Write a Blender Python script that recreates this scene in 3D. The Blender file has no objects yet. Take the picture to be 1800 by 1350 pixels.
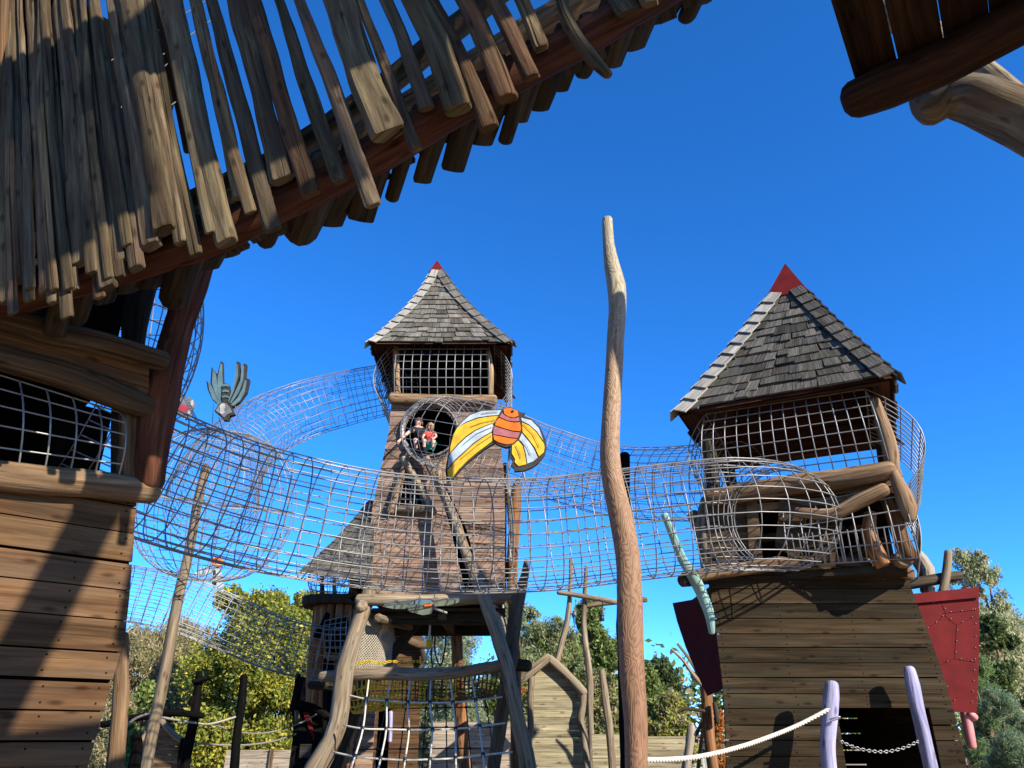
import bpy, bmesh, math, random
import numpy as np
from mathutils import Vector, Matrix
random.seed(7)
V = Vector
S = bpy.context.scene
COL = S.collection
# ------------------------------------------------------------------ camera, sky, sun, exposure
FPX, PITCH, EYE = 1352.0, math.radians(24.5), 1.6          # focal length in photo pixels, upward tilt, eye height
cam = bpy.data.cameras.new('camera'); camo = bpy.data.objects.new('camera', cam); COL.objects.link(camo)
cam.sensor_width = 36.0; cam.lens = 36.0 * FPX / 1800.0
cam.clip_start = 0.05; cam.clip_end = 2000
camo.location = (0, 0, EYE); camo.rotation_euler = (math.pi / 2 + PITCH, 0, 0)
S.camera = camo
SUN_AZ, SUN_EL = math.radians(46), math.radians(28)        # sun behind the camera's right shoulder
SUN_TO = V((math.sin(SUN_AZ) * math.cos(SUN_EL), -math.cos(SUN_AZ) * math.cos(SUN_EL), math.sin(SUN_EL)))
w = bpy.data.worlds.new('World'); S.world = w; w.use_nodes = True
nt = w.node_tree; bg = nt.nodes['Background']
sky = nt.nodes.new('ShaderNodeTexSky'); sky.sky_type = 'NISHITA'; sky.sun_disc = False
sky.sun_elevation = SUN_EL; sky.sun_rotation = math.pi - SUN_AZ
sky.altitude = 0; sky.air_density = 0.6; sky.dust_density = 0.0; sky.ozone_density = 10.0
hsv = nt.nodes.new('ShaderNodeHueSaturation'); hsv.inputs['Saturation'].default_value = 1.10; hsv.inputs['Value'].default_value = 1.0
gam = nt.nodes.new('ShaderNodeGamma'); gam.inputs['Gamma'].default_value = 1.0
nt.links.new(sky.outputs[0], hsv.inputs['Color']); nt.links.new(hsv.outputs[0], gam.inputs['Color']); nt.links.new(gam.outputs[0], bg.inputs['Color'])
bg.inputs['Strength'].default_value = 0.15
sl = bpy.data.lights.new('sun', 'SUN'); sl.energy = 4.15; sl.angle = math.radians(0.5); sl.color = (1.0, 0.93, 0.82)
so = bpy.data.objects.new('sun', sl); COL.objects.link(so)
so.rotation_euler = (-SUN_TO).to_track_quat('-Z', 'Y').to_euler(); so.location = (20, -20, 30)
S.view_settings.view_transform = 'Standard'; S.view_settings.look = 'None'
S.view_settings.exposure = 1.36; S.view_settings.gamma = 1.0

# ------------------------------------------------------------------ pixel -> world
CP, SP = math.cos(PITCH), math.sin(PITCH)
def ray(px, py):
    xc, yc = (px - 900) / FPX, (675 - py) / FPX
    return V((xc, CP - yc * SP, SP + yc * CP))
def P(px, py, Y):                       # the point seen at a photo pixel, at ground distance Y
    d = ray(px, py); return V((0, 0, EYE)) + d * (Y / d.y)
def PL(px, py, o, n):                   # the point seen at a photo pixel, on a plane
    d = ray(px, py); c = V((0, 0, EYE)); return c + d * ((o - c).dot(n) / d.dot(n))
def mpp(px, py, Y):                     # metres per photo pixel there
    d = ray(px, py); return (Y / d.y) / FPX

# ------------------------------------------------------------------ mesh builder
def frame(t, hint):
    t = t.normalized()
    a = hint - t * hint.dot(t)
    if a.length < 1e-4: a = t.orthogonal()
    a.normalize(); return a, t.cross(a)
def catmull(pts, rad, m):
    out, ro = [], []
    n = len(pts)
    for i in range(n - 1):
        p0, p1, p2, p3 = pts[max(i - 1, 0)], pts[i], pts[i + 1], pts[min(i + 2, n - 1)]
        for k in range(m):
            t = k / m
            out.append(0.5 * ((2 * p1) + (p2 - p0) * t + (2 * p0 - 5 * p1 + 4 * p2 - p3) * t * t + (3 * p1 - p0 - 3 * p2 + p3) * t ** 3))
            ro.append(rad[i] * (1 - t) + rad[i + 1] * t)
    out.append(pts[-1]); ro.append(rad[-1]); return out, ro
class MB:
    def __init__(s): s.v = []; s.f = []; s.uv = []; s.tint = []; s.sm = []
    def face(s, idx, uv, tint, smooth=False):
        s.f.append(idx); s.uv.append(uv); s.tint.append(tint); s.sm.append(smooth)
    def tube(s, pts, r, n=10, hint=V((0, 1, 0)), asp=1.0, p=2.0, wob=0.0, seg=None, step=None, cap='round', tint=None, rw=0.0, flat=False):
        pts = [V(q) for q in pts]
        if not isinstance(r, (list, tuple)): r = [r] * len(pts)
        L = sum((pts[i + 1] - pts[i]).length for i in range(len(pts) - 1))
        if seg is None:
            seg = 1 if (len(pts) == 2 and not wob and not rw) else max(1, int(round(L / (len(pts) - 1) / (step or max(0.05, 1.5 * max(r))))))
            seg = min(seg, 14)
        if seg > 1 or len(pts) > 2: pts, r = catmull(pts, list(r), seg)
        if tint is None: tint = random.uniform(0.75, 1.2)
        if not isinstance(tint, tuple): tint = (tint, tint, tint)
        ph = [random.uniform(0, 6.28) for _ in range(8)]
        bumps = [(random.uniform(.1, .9) * L, random.uniform(0, 6.28), random.uniform(.06, .16)) for _ in range(int(min(5, L / .7)))] if wob >= .05 and n >= 10 else []   # knots
        acc = 0; uo, vo = random.uniform(0, 60), random.uniform(0, 60); base = len(s.v); rings = []
        N = len(pts)
        ext = []
        for i in range(N):
            if i: acc += (pts[i] - pts[i - 1]).length
            t = (pts[min(i + 1, N - 1)] - pts[max(i - 1, 0)])
            a, b = frame(t, hint)
            c = pts[i].copy()
            if rw: c = c + a * rw * math.sin(acc * 2.1 + ph[6]) + b * rw * math.sin(acc * 1.7 + ph[7])
            ext.append((c, a, b, r[i], acc, t.normalized()))
        if cap == 'round':
            h, e = ext[0], ext[-1]; k = 0.55
            ext = [(h[0] - h[5] * h[3] * k, h[1], h[2], h[3] * 0.45, h[4] - h[3] * k, h[5]), (h[0] - h[5] * h[3] * k * 0.62, h[1], h[2], h[3] * 0.82, h[4] - h[3] * .4, h[5])] + ext + \
                  [(e[0] + e[5] * e[3] * k * 0.62, e[1], e[2], e[3] * 0.82, e[4] + e[3] * .4, e[5]), (e[0] + e[5] * e[3] * k, e[1], e[2], e[3] * 0.45, e[4] + e[3] * k, e[5])]
        elif cap == 'flat':
            h, e = ext[0], ext[-1]
            d0, d1 = min(.012, h[3] * .3), min(.012, e[3] * .3)
            ext = [(h[0] - h[5] * d0, h[1], h[2], h[3] - d0, h[4] - d0, h[5])] + ext + [(e[0] + e[5] * d1, e[1], e[2], e[3] - d1, e[4] + d1, e[5])]
        for (c, a, b, rr, u, t) in ext:
            ring = []
            for j in range(n):
                th = 2 * math.pi * j / n
                cs, sn = math.cos(th), math.sin(th)
                k = 1.0 if p == 2.0 else (abs(cs) ** p + abs(sn) ** p) ** (-1 / p)
                if wob:
                    k *= 1 + wob * (0.5 * math.sin(2 * th + u * 1.9 + ph[0]) + 0.4 * math.sin(3 * th - u * 2.7 + ph[1]) + 0.5 * math.sin(u * 4.3 + ph[2] + th) + 0.35 * math.sin(u * 9.0 + ph[3] - th) + 0.3 * math.sin(5 * th + ph[4] + u * 1.3))
                for bu, bt, ba in bumps:
                    du = (u - bu) / (1.1 * rr + .02); dt = (th - bt + math.pi) % (2 * math.pi) - math.pi
                    if abs(du) < 2.5: k += ba * math.exp(-du * du - dt * dt * 2.2)
                ring.append(len(s.v)); s.v.append(c + a * (cs * rr * k) + b * (sn * rr * k * asp))
            rings.append((ring, u, rr))
        for i in range(len(rings) - 1):
            A, ua, ra = rings[i]; B, ub, rb = rings[i + 1]
            for j in range(n):
                j2 = (j + 1) % n
                w0, w1 = vo + 2 * math.pi * max(r) * j / n, vo + 2 * math.pi * max(r) * (j + 1) / n
                s.face((A[j], A[j2], B[j2], B[j]), ((uo + ua, w0), (uo + ua, w1), (uo + ub, w1), (uo + ub, w0)), tint, n > 4 and not flat)
        if cap:
            for (R, u, rr), flip in ((rings[0], True), (rings[-1], False)):
                idx = tuple(reversed(R)) if flip else tuple(R)
                s.face(idx, tuple((uo + .4 * rr * math.cos(2 * math.pi * j / n), vo + .4 * rr * math.sin(2 * math.pi * j / n)) for j in range(n)), tuple(x * .92 for x in tint), False)
    def box(s, o, a, b, c, tint=None, uvlen=None, skip=()):
        """box from corner o along edge vectors a (grain), b, c"""
        if tint is None: tint = random.uniform(0.75, 1.2)
        if not isinstance(tint, tuple): tint = (tint, tint, tint)
        o, a, b, c = V(o), V(a), V(b), V(c)
        q = [o, o + a, o + a + b, o + b, o + c, o + a + c, o + a + b + c, o + b + c]
        s.hexa(q, tint, skip)
    def hexa(s, q, tint=None, skip=(), uo=None, vo=None):
        if tint is None: tint = random.uniform(0.75, 1.2)
        if not isinstance(tint, tuple): tint = (tint, tint, tint)
        i = len(s.v); s.v += [V(x) for x in q]
        la, lb, lc = (q[1] - q[0]).length, (q[3] - q[0]).length, (q[4] - q[0]).length
        if uo is None: uo, vo = random.uniform(0, 60), random.uniform(0, 60)
        fl = (q[1] - q[0]).cross(q[3] - q[0]).dot(q[4] - q[0]) < 0
        F = {'bot': ((0, 3, 2, 1), ((0, 0), (0, lb), (la, lb), (la, 0))), 'top': ((4, 5, 6, 7), ((0, 0), (la, 0), (la, lb), (0, lb))),
             's0': ((0, 1, 5, 4), ((0, 0), (la, 0), (la, lc), (0, lc))), 's1': ((2, 3, 7, 6), ((la, 0), (0, 0), (0, lc), (la, lc))),
             'e0': ((3, 0, 4, 7), ((0, 0), (lb * .3, 0), (lb * .3, lc), (0, lc))), 'e1': ((1, 2, 6, 5), ((0, 0), (lb * .3, 0), (lb * .3, lc), (0, lc)))}
        for k, (ix, uv) in F.items():
            if k in skip: continue
            ix = [i + t for t in ix]; uv = [(uo + x, vo + y) for x, y in uv]
            if fl: ix.reverse(); uv.reverse()
            s.face(tuple(ix), tuple(uv), tint)
    def prism(s, pts, ext, tint=None, ua=None, ub=None):
        """closed outline pts extruded by ext"""
        if tint is None: tint = random.uniform(0.85, 1.1)
        if not isinstance(tint, tuple): tint = (tint, tint, tint)
        pts = [V(q) for q in pts]; n = len(pts); i = len(s.v); ext = V(ext)
        nor = V((0, 0, 0))
        for k in range(n): nor += (pts[k] - pts[0]).cross(pts[(k + 1) % n] - pts[0])
        if ua is None: ua, ub = frame(ext, V((0, 0, 1)))
        if nor.dot(ext) > 0: pts = pts[::-1]
        s.v += pts + [q + ext for q in pts]
        uo, vo = random.uniform(0, 60), random.uniform(0, 60)
        def uv(q): return (uo + q.dot(ua), vo + q.dot(ub))
        s.face(tuple(range(i, i + n)), tuple(uv(q) for q in pts), tint)
        s.face(tuple(range(i + 2 * n - 1, i + n - 1, -1)), tuple(uv(q) for q in reversed(pts)), tint)
        for k in range(n):
            l = (k + 1) % n
            s.face((i + k, i + n + k, i + n + l, i + l), (uv(pts[k]), (uv(pts[k])[0], uv(pts[k])[1] + .05), (uv(pts[l])[0], uv(pts[l])[1] + .05), uv(pts[l])), tint)
    def rod(s, pts, r, n=5, tint=1.0, hint=V((.3, .5, 1))):
        s.tube(pts, r, n=n, hint=hint, cap=None, tint=tint, seg=1)
    def ring(s, c, a, b, R, r, m=28, n=5):
        """closed hoop in the plane of unit vectors a, b"""
        i0 = len(s.v); ax = a.cross(b)
        for i in range(m):
            th = 2 * math.pi * i / m; d = a * math.cos(th) + b * math.sin(th)
            for j in range(n):
                ph = 2 * math.pi * j / n
                s.v.append(c + d * (R + r * math.cos(ph)) + ax * (r * math.sin(ph)))
        for i in range(m):
            for j in range(n):
                A, B, C, D = i0 + i * n + j, i0 + ((i + 1) % m) * n + j, i0 + ((i + 1) % m) * n + (j + 1) % n, i0 + i * n + (j + 1) % n
                s.face((A, B, C, D), ((i * .1, j * .02), (i * .1 + .1, j * .02), (i * .1 + .1, j * .02 + .02), (i * .1, j * .02 + .02)), (1, 1, 1), True)
    def build(s, name, mat, parent=None, loc=None):
        org = V(loc) if loc is not None else (V(parent['wl']) if parent else V((0, 0, 0)))
        me = bpy.data.meshes.new(name)
        me.from_pydata([tuple(q - org) for q in s.v], [], s.f)
        uvl = me.uv_layers.new(name='UVMap')
        uvl.data.foreach_set('uv', np.array([c for f in s.uv for q in f for c in q], dtype=np.float32))
        at = me.color_attributes.new('tint', 'FLOAT_COLOR', 'CORNER')
        at.data.foreach_set('color', np.array([c for f, t in zip(s.f, s.tint) for _ in f for c in (*t, 1.0)], dtype=np.float32))
        me.polygons.foreach_set('use_smooth', np.array(s.sm, dtype=bool))
        me.materials.append(mat); me.update()
        o = bpy.data.objects.new(name, me); COL.objects.link(o)
        o['wl'] = tuple(org)
        if parent: o.parent = parent
        else: o.location = org
        return o
def tag(o, label, cat, group=None, kind=None):
    if label: o['label'] = label
    if cat: o['category'] = cat
    if group: o['group'] = group
    if kind: o['kind'] = kind
    return o
def thing(name, label, cat, loc, group=None):
    o = bpy.data.objects.new(name, None); COL.objects.link(o); o.location = loc; o['wl'] = tuple(loc)
    o.empty_display_size = .3
    return tag(o, label, cat, group)
UP = V((0, 0, 1))

# ------------------------------------------------------------------ materials
def newmat(name):
    m = bpy.data.materials.new(name); m.use_nodes = True
    n = m.node_tree.nodes; b = n['Principled BSDF']; return m, m.node_tree, b
def nd(t, typ, **k):
    x = t.nodes.new(typ)
    for a, v in k.items(): setattr(x, a, v)
    return x
def rampn(t, stops):
    r = nd(t, 'ShaderNodeValToRGB'); e = r.color_ramp.elements
    while len(e) < len(stops): e.new(.5)
    for el, (p_, c) in zip(e, stops): el.position = p_; el.color = (*c, 1) if len(c) == 3 else c
    return r
def wood(name, dark, mid, light, stain=None, stain_amt=.5, gu=1.6, gv=34, rough=.85, crack=.6, bump=.55, knots=True, spec=.06):
    dark, mid, light, stain = [tuple(x * .74 for x in c) if c else None for c in (dark, mid, light, stain)]
    m, t, b = newmat(name); L = t.links.new
    uv = nd(t, 'ShaderNodeUVMap', uv_map='UVMap')
    def noise(su, sv, scale, det=5, rgh=.6, dist=0):
        mp = nd(t, 'ShaderNodeMapping'); mp.inputs['Scale'].default_value = (su, sv, 1); L(uv.outputs[0], mp.inputs[0])
        n = nd(t, 'ShaderNodeTexNoise'); n.inputs['Scale'].default_value = scale; n.inputs['Detail'].default_value = det; n.inputs['Roughness'].default_value = rgh; n.inputs['Distortion'].default_value = dist
        L(mp.outputs[0], n.inputs['Vector']); return n
    n1 = noise(gu, gv, 1.0, 6, .65, .6)
    r1 = rampn(t, [(.28, dark), (.5, mid), (.72, light)]); L(n1.outputs[0], r1.inputs[0])
    col = r1.outputs[0]
    n2 = noise(1.1, 4.0, 1.0, 4, .6)
    if stain:
        r2 = rampn(t, [(.45, (0, 0, 0)), (.62, (stain_amt,) * 3)]); L(n2.outputs[0], r2.inputs[0])
        mx = nd(t, 'ShaderNodeMix', data_type='RGBA'); L(r2.outputs[0], mx.inputs[0]); L(col, mx.inputs[6]); mx.inputs[7].default_value = (*stain, 1); col = mx.outputs[2]
    n3 = noise(gu * .4, gv * 1.15, 1.0, 3, .5, .4)
    r3 = rampn(t, [(.30, (1 - crack,) * 3), (.40, (1, 1, 1))]); L(n3.outputs[0], r3.inputs[0])
    m3 = nd(t, 'ShaderNodeMix', data_type='RGBA', blend_type='MULTIPLY'); m3.inputs[0].default_value = 1; L(col, m3.inputs[6]); L(r3.outputs[0], m3.inputs[7]); col = m3.outputs[2]
    n4 = noise(.55, 7.5, 1.0, 4, .6, .8)
    r4 = rampn(t, [(.30, (.58, .56, .54)), (.5, (1, 1, 1)), (.70, (1.34, 1.33, 1.30))]); L(n4.outputs[0], r4.inputs[0])
    m4 = nd(t, 'ShaderNodeMix', data_type='RGBA', blend_type='MULTIPLY'); m4.inputs[0].default_value = 1; L(col, m4.inputs[6]); L(r4.outputs[0], m4.inputs[7]); col = m4.outputs[2]
    if knots:
        mp = nd(t, 'ShaderNodeMapping'); mp.inputs['Scale'].default_value = (1.7, 5.0, 1); L(uv.outputs[0], mp.inputs[0])
        vo = nd(t, 'ShaderNodeTexVoronoi', voronoi_dimensions='2D'); vo.inputs['Scale'].default_value = 1.0; L(mp.outputs[0], vo.inputs['Vector'])
        rk = rampn(t, [(.04, (.35, .3, .28)), (.12, (1, 1, 1))]); L(vo.outputs['Distance'], rk.inputs[0])
        mk = nd(t, 'ShaderNodeMix', data_type='RGBA', blend_type='MULTIPLY'); mk.inputs[0].default_value = .8; L(col, mk.inputs[6]); L(rk.outputs[0], mk.inputs[7]); col = mk.outputs[2]
    at = nd(t, 'ShaderNodeVertexColor', layer_name='tint')
    mt = nd(t, 'ShaderNodeMix', data_type='RGBA', blend_type='MULTIPLY'); mt.inputs[0].default_value = 1; L(col, mt.inputs[6]); L(at.outputs[0], mt.inputs[7])
    L(mt.outputs[2], b.inputs['Base Color'])
    b.inputs['Roughness'].default_value = rough; b.inputs['Specular IOR Level'].default_value = spec
    bp = nd(t, 'ShaderNodeBump'); bp.inputs['Strength'].default_value = bump; bp.inputs['Distance'].default_value = .02
    ad0 = nd(t, 'ShaderNodeMath', operation='ADD'); L(n1.outputs[0], ad0.inputs[0]); L(n4.outputs[0], ad0.inputs[1])
    ad = nd(t, 'ShaderNodeMath', operation='ADD'); L(ad0.outputs[0], ad.inputs[0])
    r3b = nd(t, 'ShaderNodeRGBToBW'); L(r3.outputs[0], r3b.inputs[0]); L(r3b.outputs[0], ad.inputs[1])
    L(ad.outputs[0], bp.inputs['Height']); L(bp.outputs[0], b.inputs['Normal'])
    return m
def plain(name, col, rough=.6, metal=0, spec=.4, var=.15, scale=9):
    col = tuple(x * .78 for x in col)
    m, t, b = newmat(name); L = t.links.new
    tc = nd(t, 'ShaderNodeTexCoord'); n = nd(t, 'ShaderNodeTexNoise'); n.inputs['Scale'].default_value = scale; n.inputs['Detail'].default_value = 6
    L(tc.outputs['Object'], n.inputs['Vector'])
    r = rampn(t, [(.3, tuple(c * (1 - var) for c in col)), (.7, tuple(min(1, c * (1 + var)) for c in col))]); L(n.outputs[0], r.inputs[0])
    at = nd(t, 'ShaderNodeVertexColor', layer_name='tint')
    mt = nd(t, 'ShaderNodeMix', data_type='RGBA', blend_type='MULTIPLY'); mt.inputs[0].default_value = 1; L(r.outputs[0], mt.inputs[6]); L(at.outputs[0], mt.inputs[7])
    L(mt.outputs[2], b.inputs['Base Color'])
    b.inputs['Roughness'].default_value = rough; b.inputs['Metallic'].default_value = metal; b.inputs['Specular IOR Level'].default_value = spec
    return m
def leafmat(name, trans=.35):
    m, t, b = newmat(name); L = t.links.new
    at = nd(t, 'ShaderNodeVertexColor', layer_name='tint')
    L(at.outputs[0], b.inputs['Base Color']); b.inputs['Roughness'].default_value = .55; b.inputs['Specular IOR Level'].default_value = .25
    tr = nd(t, 'ShaderNodeBsdfTranslucent'); L(at.outputs[0], tr.inputs['Color'])
    mx = nd(t, 'ShaderNodeMixShader'); mx.inputs[0].default_value = trans
    L(b.outputs[0], mx.inputs[1]); L(tr.outputs[0], mx.inputs[2]); L(mx.outputs[0], t.nodes['Material Output'].inputs['Surface'])
    return m
W_SLAT = wood('split rail wood', (.055, .041, .025), (.140, .108, .066), (.24, .195, .125), stain=(.11, .062, .042), stain_amt=.5, gu=1.3, gv=26, crack=.8)
W_STRING = wood('red brown stained log', (.035, .014, .008), (.085, .032, .018), (.14, .06, .035), gu=1.5, gv=18)
W_UNDER = wood('shade darkened underside', (.012, .007, .005), (.030, .015, .009), (.055, .028, .017), gu=1.5, gv=18)  # platform timber darkened in colour for underside shade
W_DARK = wood('dark creosoted wood', (.025, .02, .014), (.055, .042, .028), (.09, .07, .045), gu=1.4, gv=22)
W_LOG = wood('weathered grey log', (.11, .08, .05), (.28, .22, .145), (.45, .375, .27), stain=(.25, .17, .10), stain_amt=.6, gu=1.2, gv=16)
W_LOGB = wood('brown peeled log', (.10, .056, .028), (.25, .155, .082), (.44, .31, .185), stain=(.14, .09, .055), stain_amt=.5, gu=1.2, gv=16)
W_ORANGE = wood('orange brown log', (.15, .06, .025), (.32, .15, .065), (.45, .25, .12), gu=1.0, gv=12)
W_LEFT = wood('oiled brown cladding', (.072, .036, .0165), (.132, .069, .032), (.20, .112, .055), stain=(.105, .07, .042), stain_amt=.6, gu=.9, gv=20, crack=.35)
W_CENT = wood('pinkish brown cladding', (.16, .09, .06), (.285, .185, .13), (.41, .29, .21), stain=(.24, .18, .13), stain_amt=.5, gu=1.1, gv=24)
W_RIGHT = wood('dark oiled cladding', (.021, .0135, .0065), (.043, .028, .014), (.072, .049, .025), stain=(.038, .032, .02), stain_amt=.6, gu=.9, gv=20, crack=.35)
W_PALE = wood('pale lichen boards', (.20, .16, .09), (.36, .30, .18), (.48, .42, .27), gu=1.2, gv=22)
W_FENCE = wood('silvered fence boards', (.22, .17, .12), (.38, .31, .23), (.50, .43, .34), gu=1.2, gv=22)
W_SHINGLE = wood('weathered cedar shingle', (.075, .068, .055), (.155, .14, .115), (.24, .22, .185), gu=3, gv=60, knots=False, crack=.5)
W_SHINGLD = wood('dark cedar shingle', (.042, .039, .031), (.098, .09, .075), (.18, .168, .142), gu=3, gv=60, knots=False, crack=.5)
W_CAPB = wood('silver hip board', (.22, .20, .16), (.38, .35, .29), (.50, .47, .40), gu=2, gv=40, knots=False, crack=.3)
W_BLACK = wood('black and shade dark wood', (.004, .0035, .003), (.007, .0065, .006), (.012, .011, .010), gu=1.5, gv=18, spec=.02)  # near-black colour carries the shade on the background posts
W_INT = plain('shade dark interior timber', (.007, .005, .0035), .95, spec=.02)  # near-black colour puts the indoor shade into the timber
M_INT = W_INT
M_STEEL = plain('galvanised steel rod', (.25, .24, .22), .40, .25, spec=.5, var=.4, scale=3)
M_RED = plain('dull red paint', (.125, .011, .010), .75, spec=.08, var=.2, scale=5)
M_REDD = plain('dark red sheet', (.05, .007, .009), .7, spec=.06)  # red deepened in colour for the sheet turned from the sun
M_PURPLE = wood('lilac painted post', (.22, .20, .31), (.36, .335, .48), (.50, .47, .61), stain=(.29, .27, .33), stain_amt=.6, gu=2, gv=18, rough=.8, crack=.6)
M_TEAL = wood('pale teal painted branch', (.15, .25, .21), (.27, .42, .36), (.36, .52, .46), gu=2, gv=14, rough=.75, crack=.4)
M_PINK = plain('pink paint', (.62, .22, .20), .5, var=.12)
M_ROPE = plain('cream rope', (.58, .53, .42), .8, var=.15, scale=40)
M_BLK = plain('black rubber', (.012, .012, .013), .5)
M_YEL = plain('yellow webbing', (.75, .50, .02), .7)
M_NET = plain('beige net', (.45, .40, .30), .85)
M_CHAIN = plain('steel chain', (.30, .29, .27), .4, .8)
def pole_mat():
    m, t, b = newmat('contour grained pole'); L = t.links.new
    uv = nd(t, 'ShaderNodeUVMap', uv_map='UVMap'); tc = nd(t, 'ShaderNodeTexCoord')
    mp = nd(t, 'ShaderNodeMapping'); mp.inputs['Scale'].default_value = (2.0, 5.5, 1); L(uv.outputs[0], mp.inputs[0])
    n = nd(t, 'ShaderNodeTexNoise'); n.inputs['Scale'].default_value = 1.0; n.inputs['Detail'].default_value = 2.5; n.inputs['Distortion'].default_value = .8; L(mp.outputs[0], n.inputs['Vector'])
    mu = nd(t, 'ShaderNodeMath', operation='MULTIPLY'); mu.inputs[1].default_value = 16; L(n.outputs[0], mu.inputs[0])
    fr = nd(t, 'ShaderNodeMath', operation='PINGPONG'); fr.inputs[1].default_value = .5; L(mu.outputs[0], fr.inputs[0])
    sx = nd(t, 'ShaderNodeSeparateXYZ'); L(tc.outputs['Object'], sx.inputs[0])
    nz = nd(t, 'ShaderNodeTexNoise'); nz.inputs['Scale'].default_value = 3; L(tc.outputs['Object'], nz.inputs['Vector'])
    ad = nd(t, 'ShaderNodeMath', operation='MULTIPLY_ADD'); ad.inputs[1].default_value = 1.2; L(nz.outputs[0], ad.inputs[0]); L(sx.outputs[2], ad.inputs[2])
    mr = nd(t, 'ShaderNodeMapRange'); mr.inputs[1].default_value = 2.6; mr.inputs[2].default_value = 6.6; L(ad.outputs[0], mr.inputs[0])
    lo = rampn(t, [(0, (.205, .108, .056)), (.35, (.24, .14, .078)), (.75, (.31, .215, .135)), (1, (.31, .27, .18))]); L(mr.outputs[0], lo.inputs[0])
    li = rampn(t, [(.02, (.42, .36, .32)), (.14, (.8, .76, .74)), (.3, (1.12, 1.1, 1.1))]); L(fr.outputs[0], li.inputs[0])
    mx = nd(t, 'ShaderNodeMix', data_type='RGBA', blend_type='MULTIPLY'); mx.inputs[0].default_value = .6; L(lo.outputs[0], mx.inputs[6]); L(li.outputs[0], mx.inputs[7])
    mp2 = nd(t, 'ShaderNodeMapping'); mp2.inputs['Scale'].default_value = (3, 60, 1); L(uv.outputs[0], mp2.inputs[0])
    n2 = nd(t, 'ShaderNodeTexNoise'); n2.inputs['Scale'].default_value = 1; n2.inputs['Detail'].default_value = 5; L(mp2.outputs[0], n2.inputs['Vector'])
    r2 = rampn(t, [(.3, (.72, .7, .68)), (.6, (1.05, 1.05, 1.05))]); L(n2.outputs[0], r2.inputs[0])
    m2 = nd(t, 'ShaderNodeMix', data_type='RGBA', blend_type='MULTIPLY'); m2.inputs[0].default_value = 1; L(mx.outputs[2], m2.inputs[6]); L(r2.outputs[0], m2.inputs[7])
    L(m2.outputs[2], b.inputs['Base Color']); b.inputs['Roughness'].default_value = .7; b.inputs['Specular IOR Level'].default_value = .25
    bp = nd(t, 'ShaderNodeBump'); bp.inputs['Strength'].default_value = .5; bp.inputs['Distance'].default_value = .01; L(fr.outputs[0], bp.inputs['Height']); L(bp.outputs[0], b.inputs['Normal'])
    return m
W_POLE = pole_mat()
M_LEAF = leafmat('leaves', .45)

# ------------------------------------------------------------------ shared builders
def lerp_table(tab, z):
    """tab: [(z, x), ...] any order -> x at z"""
    tab = sorted(tab)
    if z <= tab[0][0]: return tab[0][1]
    for (z0, x0), (z1, x1) in zip(tab, tab[1:]):
        if z <= z1: return x0 + (x1 - x0) * (z - z0) / (z1 - z0)
    return tab[-1][1]
def clad(mb, o, u, n, left, right, z0, z1, bh, holes=None, th=.03, gap=.007, tint=(.8, 1.15), slices=1, rough=.004, tilt=None, nails=0):
    """horizontal boards on the plane through o (axes u, UP; n outward); left/right give edges in u at height z; holes(z) -> [(a, b)] cut out"""
    z = z0
    while z < z1 - .02:
        h = bh * random.uniform(.86, 1.14); top = min(z + h, z1)
        tn = random.uniform(*tint); tn = (tn * random.uniform(.97, 1.03), tn, tn * random.uniform(.96, 1.02))
        off = random.uniform(0, rough); uo, vo = random.uniform(0, 60), random.uniform(0, 60)
        sk = random.uniform(-.0022, .0022); x0_ = left(z)
        for k in range(slices):
            a = z + (top - gap - z) * k / slices; b = z + (top - gap - z) * (k + 1) / slices; m = (a + b) / 2
            la, lb, ra, rb = left(a), left(b), right(a), right(b)
            cuts = [(None, None)]
            hs = sorted(holes(m)) if holes else []
            edges = []; cur = None
            segs = []; start = (la, lb)
            for (h0, h1) in hs:
                segs.append((start, (h0, h0))); start = (h1, h1)
            segs.append((start, (ra, rb)))
            for (s0, s1) in segs:
                if s1[0] - s0[0] < .02: continue
                pos = lambda x, zz, d: o + u * x + UP * (zz + sk * (x - x0_) - o.z) + n * d
                q = [pos(s0[0], a, off), pos(s1[0], a, off), pos(s1[1], b, off), pos(s0[1], b, off)]
                q = [x - n * (th + off) for x in q] + q
                skip = []
                if k > 0: skip.append('s0')
                if k < slices - 1: skip.append('s1')
                mb.hexa(q, tn, skip, uo + s0[0], vo + (a - z))
        if nails:
            m = (z + top) / 2; la, ra = left(m), right(m); step = nails
            xs = [la + .06, ra - .07]; x = la + step
            while x < ra - .4: xs.append(x + random.uniform(-.03, .03)); x += step
            hs = holes(m) if holes else []
            for x in xs:
                for zz in ((z + .22 * (top - z)), (z + .75 * (top - z))):
                    if any(h0 - .02 < x < h1 + .02 for h0, h1 in hs): continue
                    c = o + u * (x + random.uniform(-.012, .012)) + UP * (zz + sk * (x - x0_) - o.z) + n * off
                    mb.tube([c, c + n * .003], .008, n=6, hint=UP, cap='flat', tint=.16, seg=1)
        z = top
def grid_patch(mb, fn, nu, nv, r, sub=2, n=4):
    """welded rod panel: fn(s, t) -> point, s, t in 0..1"""
    for i in range(nu + 1):
        s_ = i / nu; mb.rod([fn(s_, k / (nv * sub)) for k in range(nv * sub + 1)], r, n)
    for j in range(nv + 1):
        t_ = j / nv; mb.rod([fn(k / (nu * sub), t_) for k in range(nu * sub + 1)], r, n)
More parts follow.
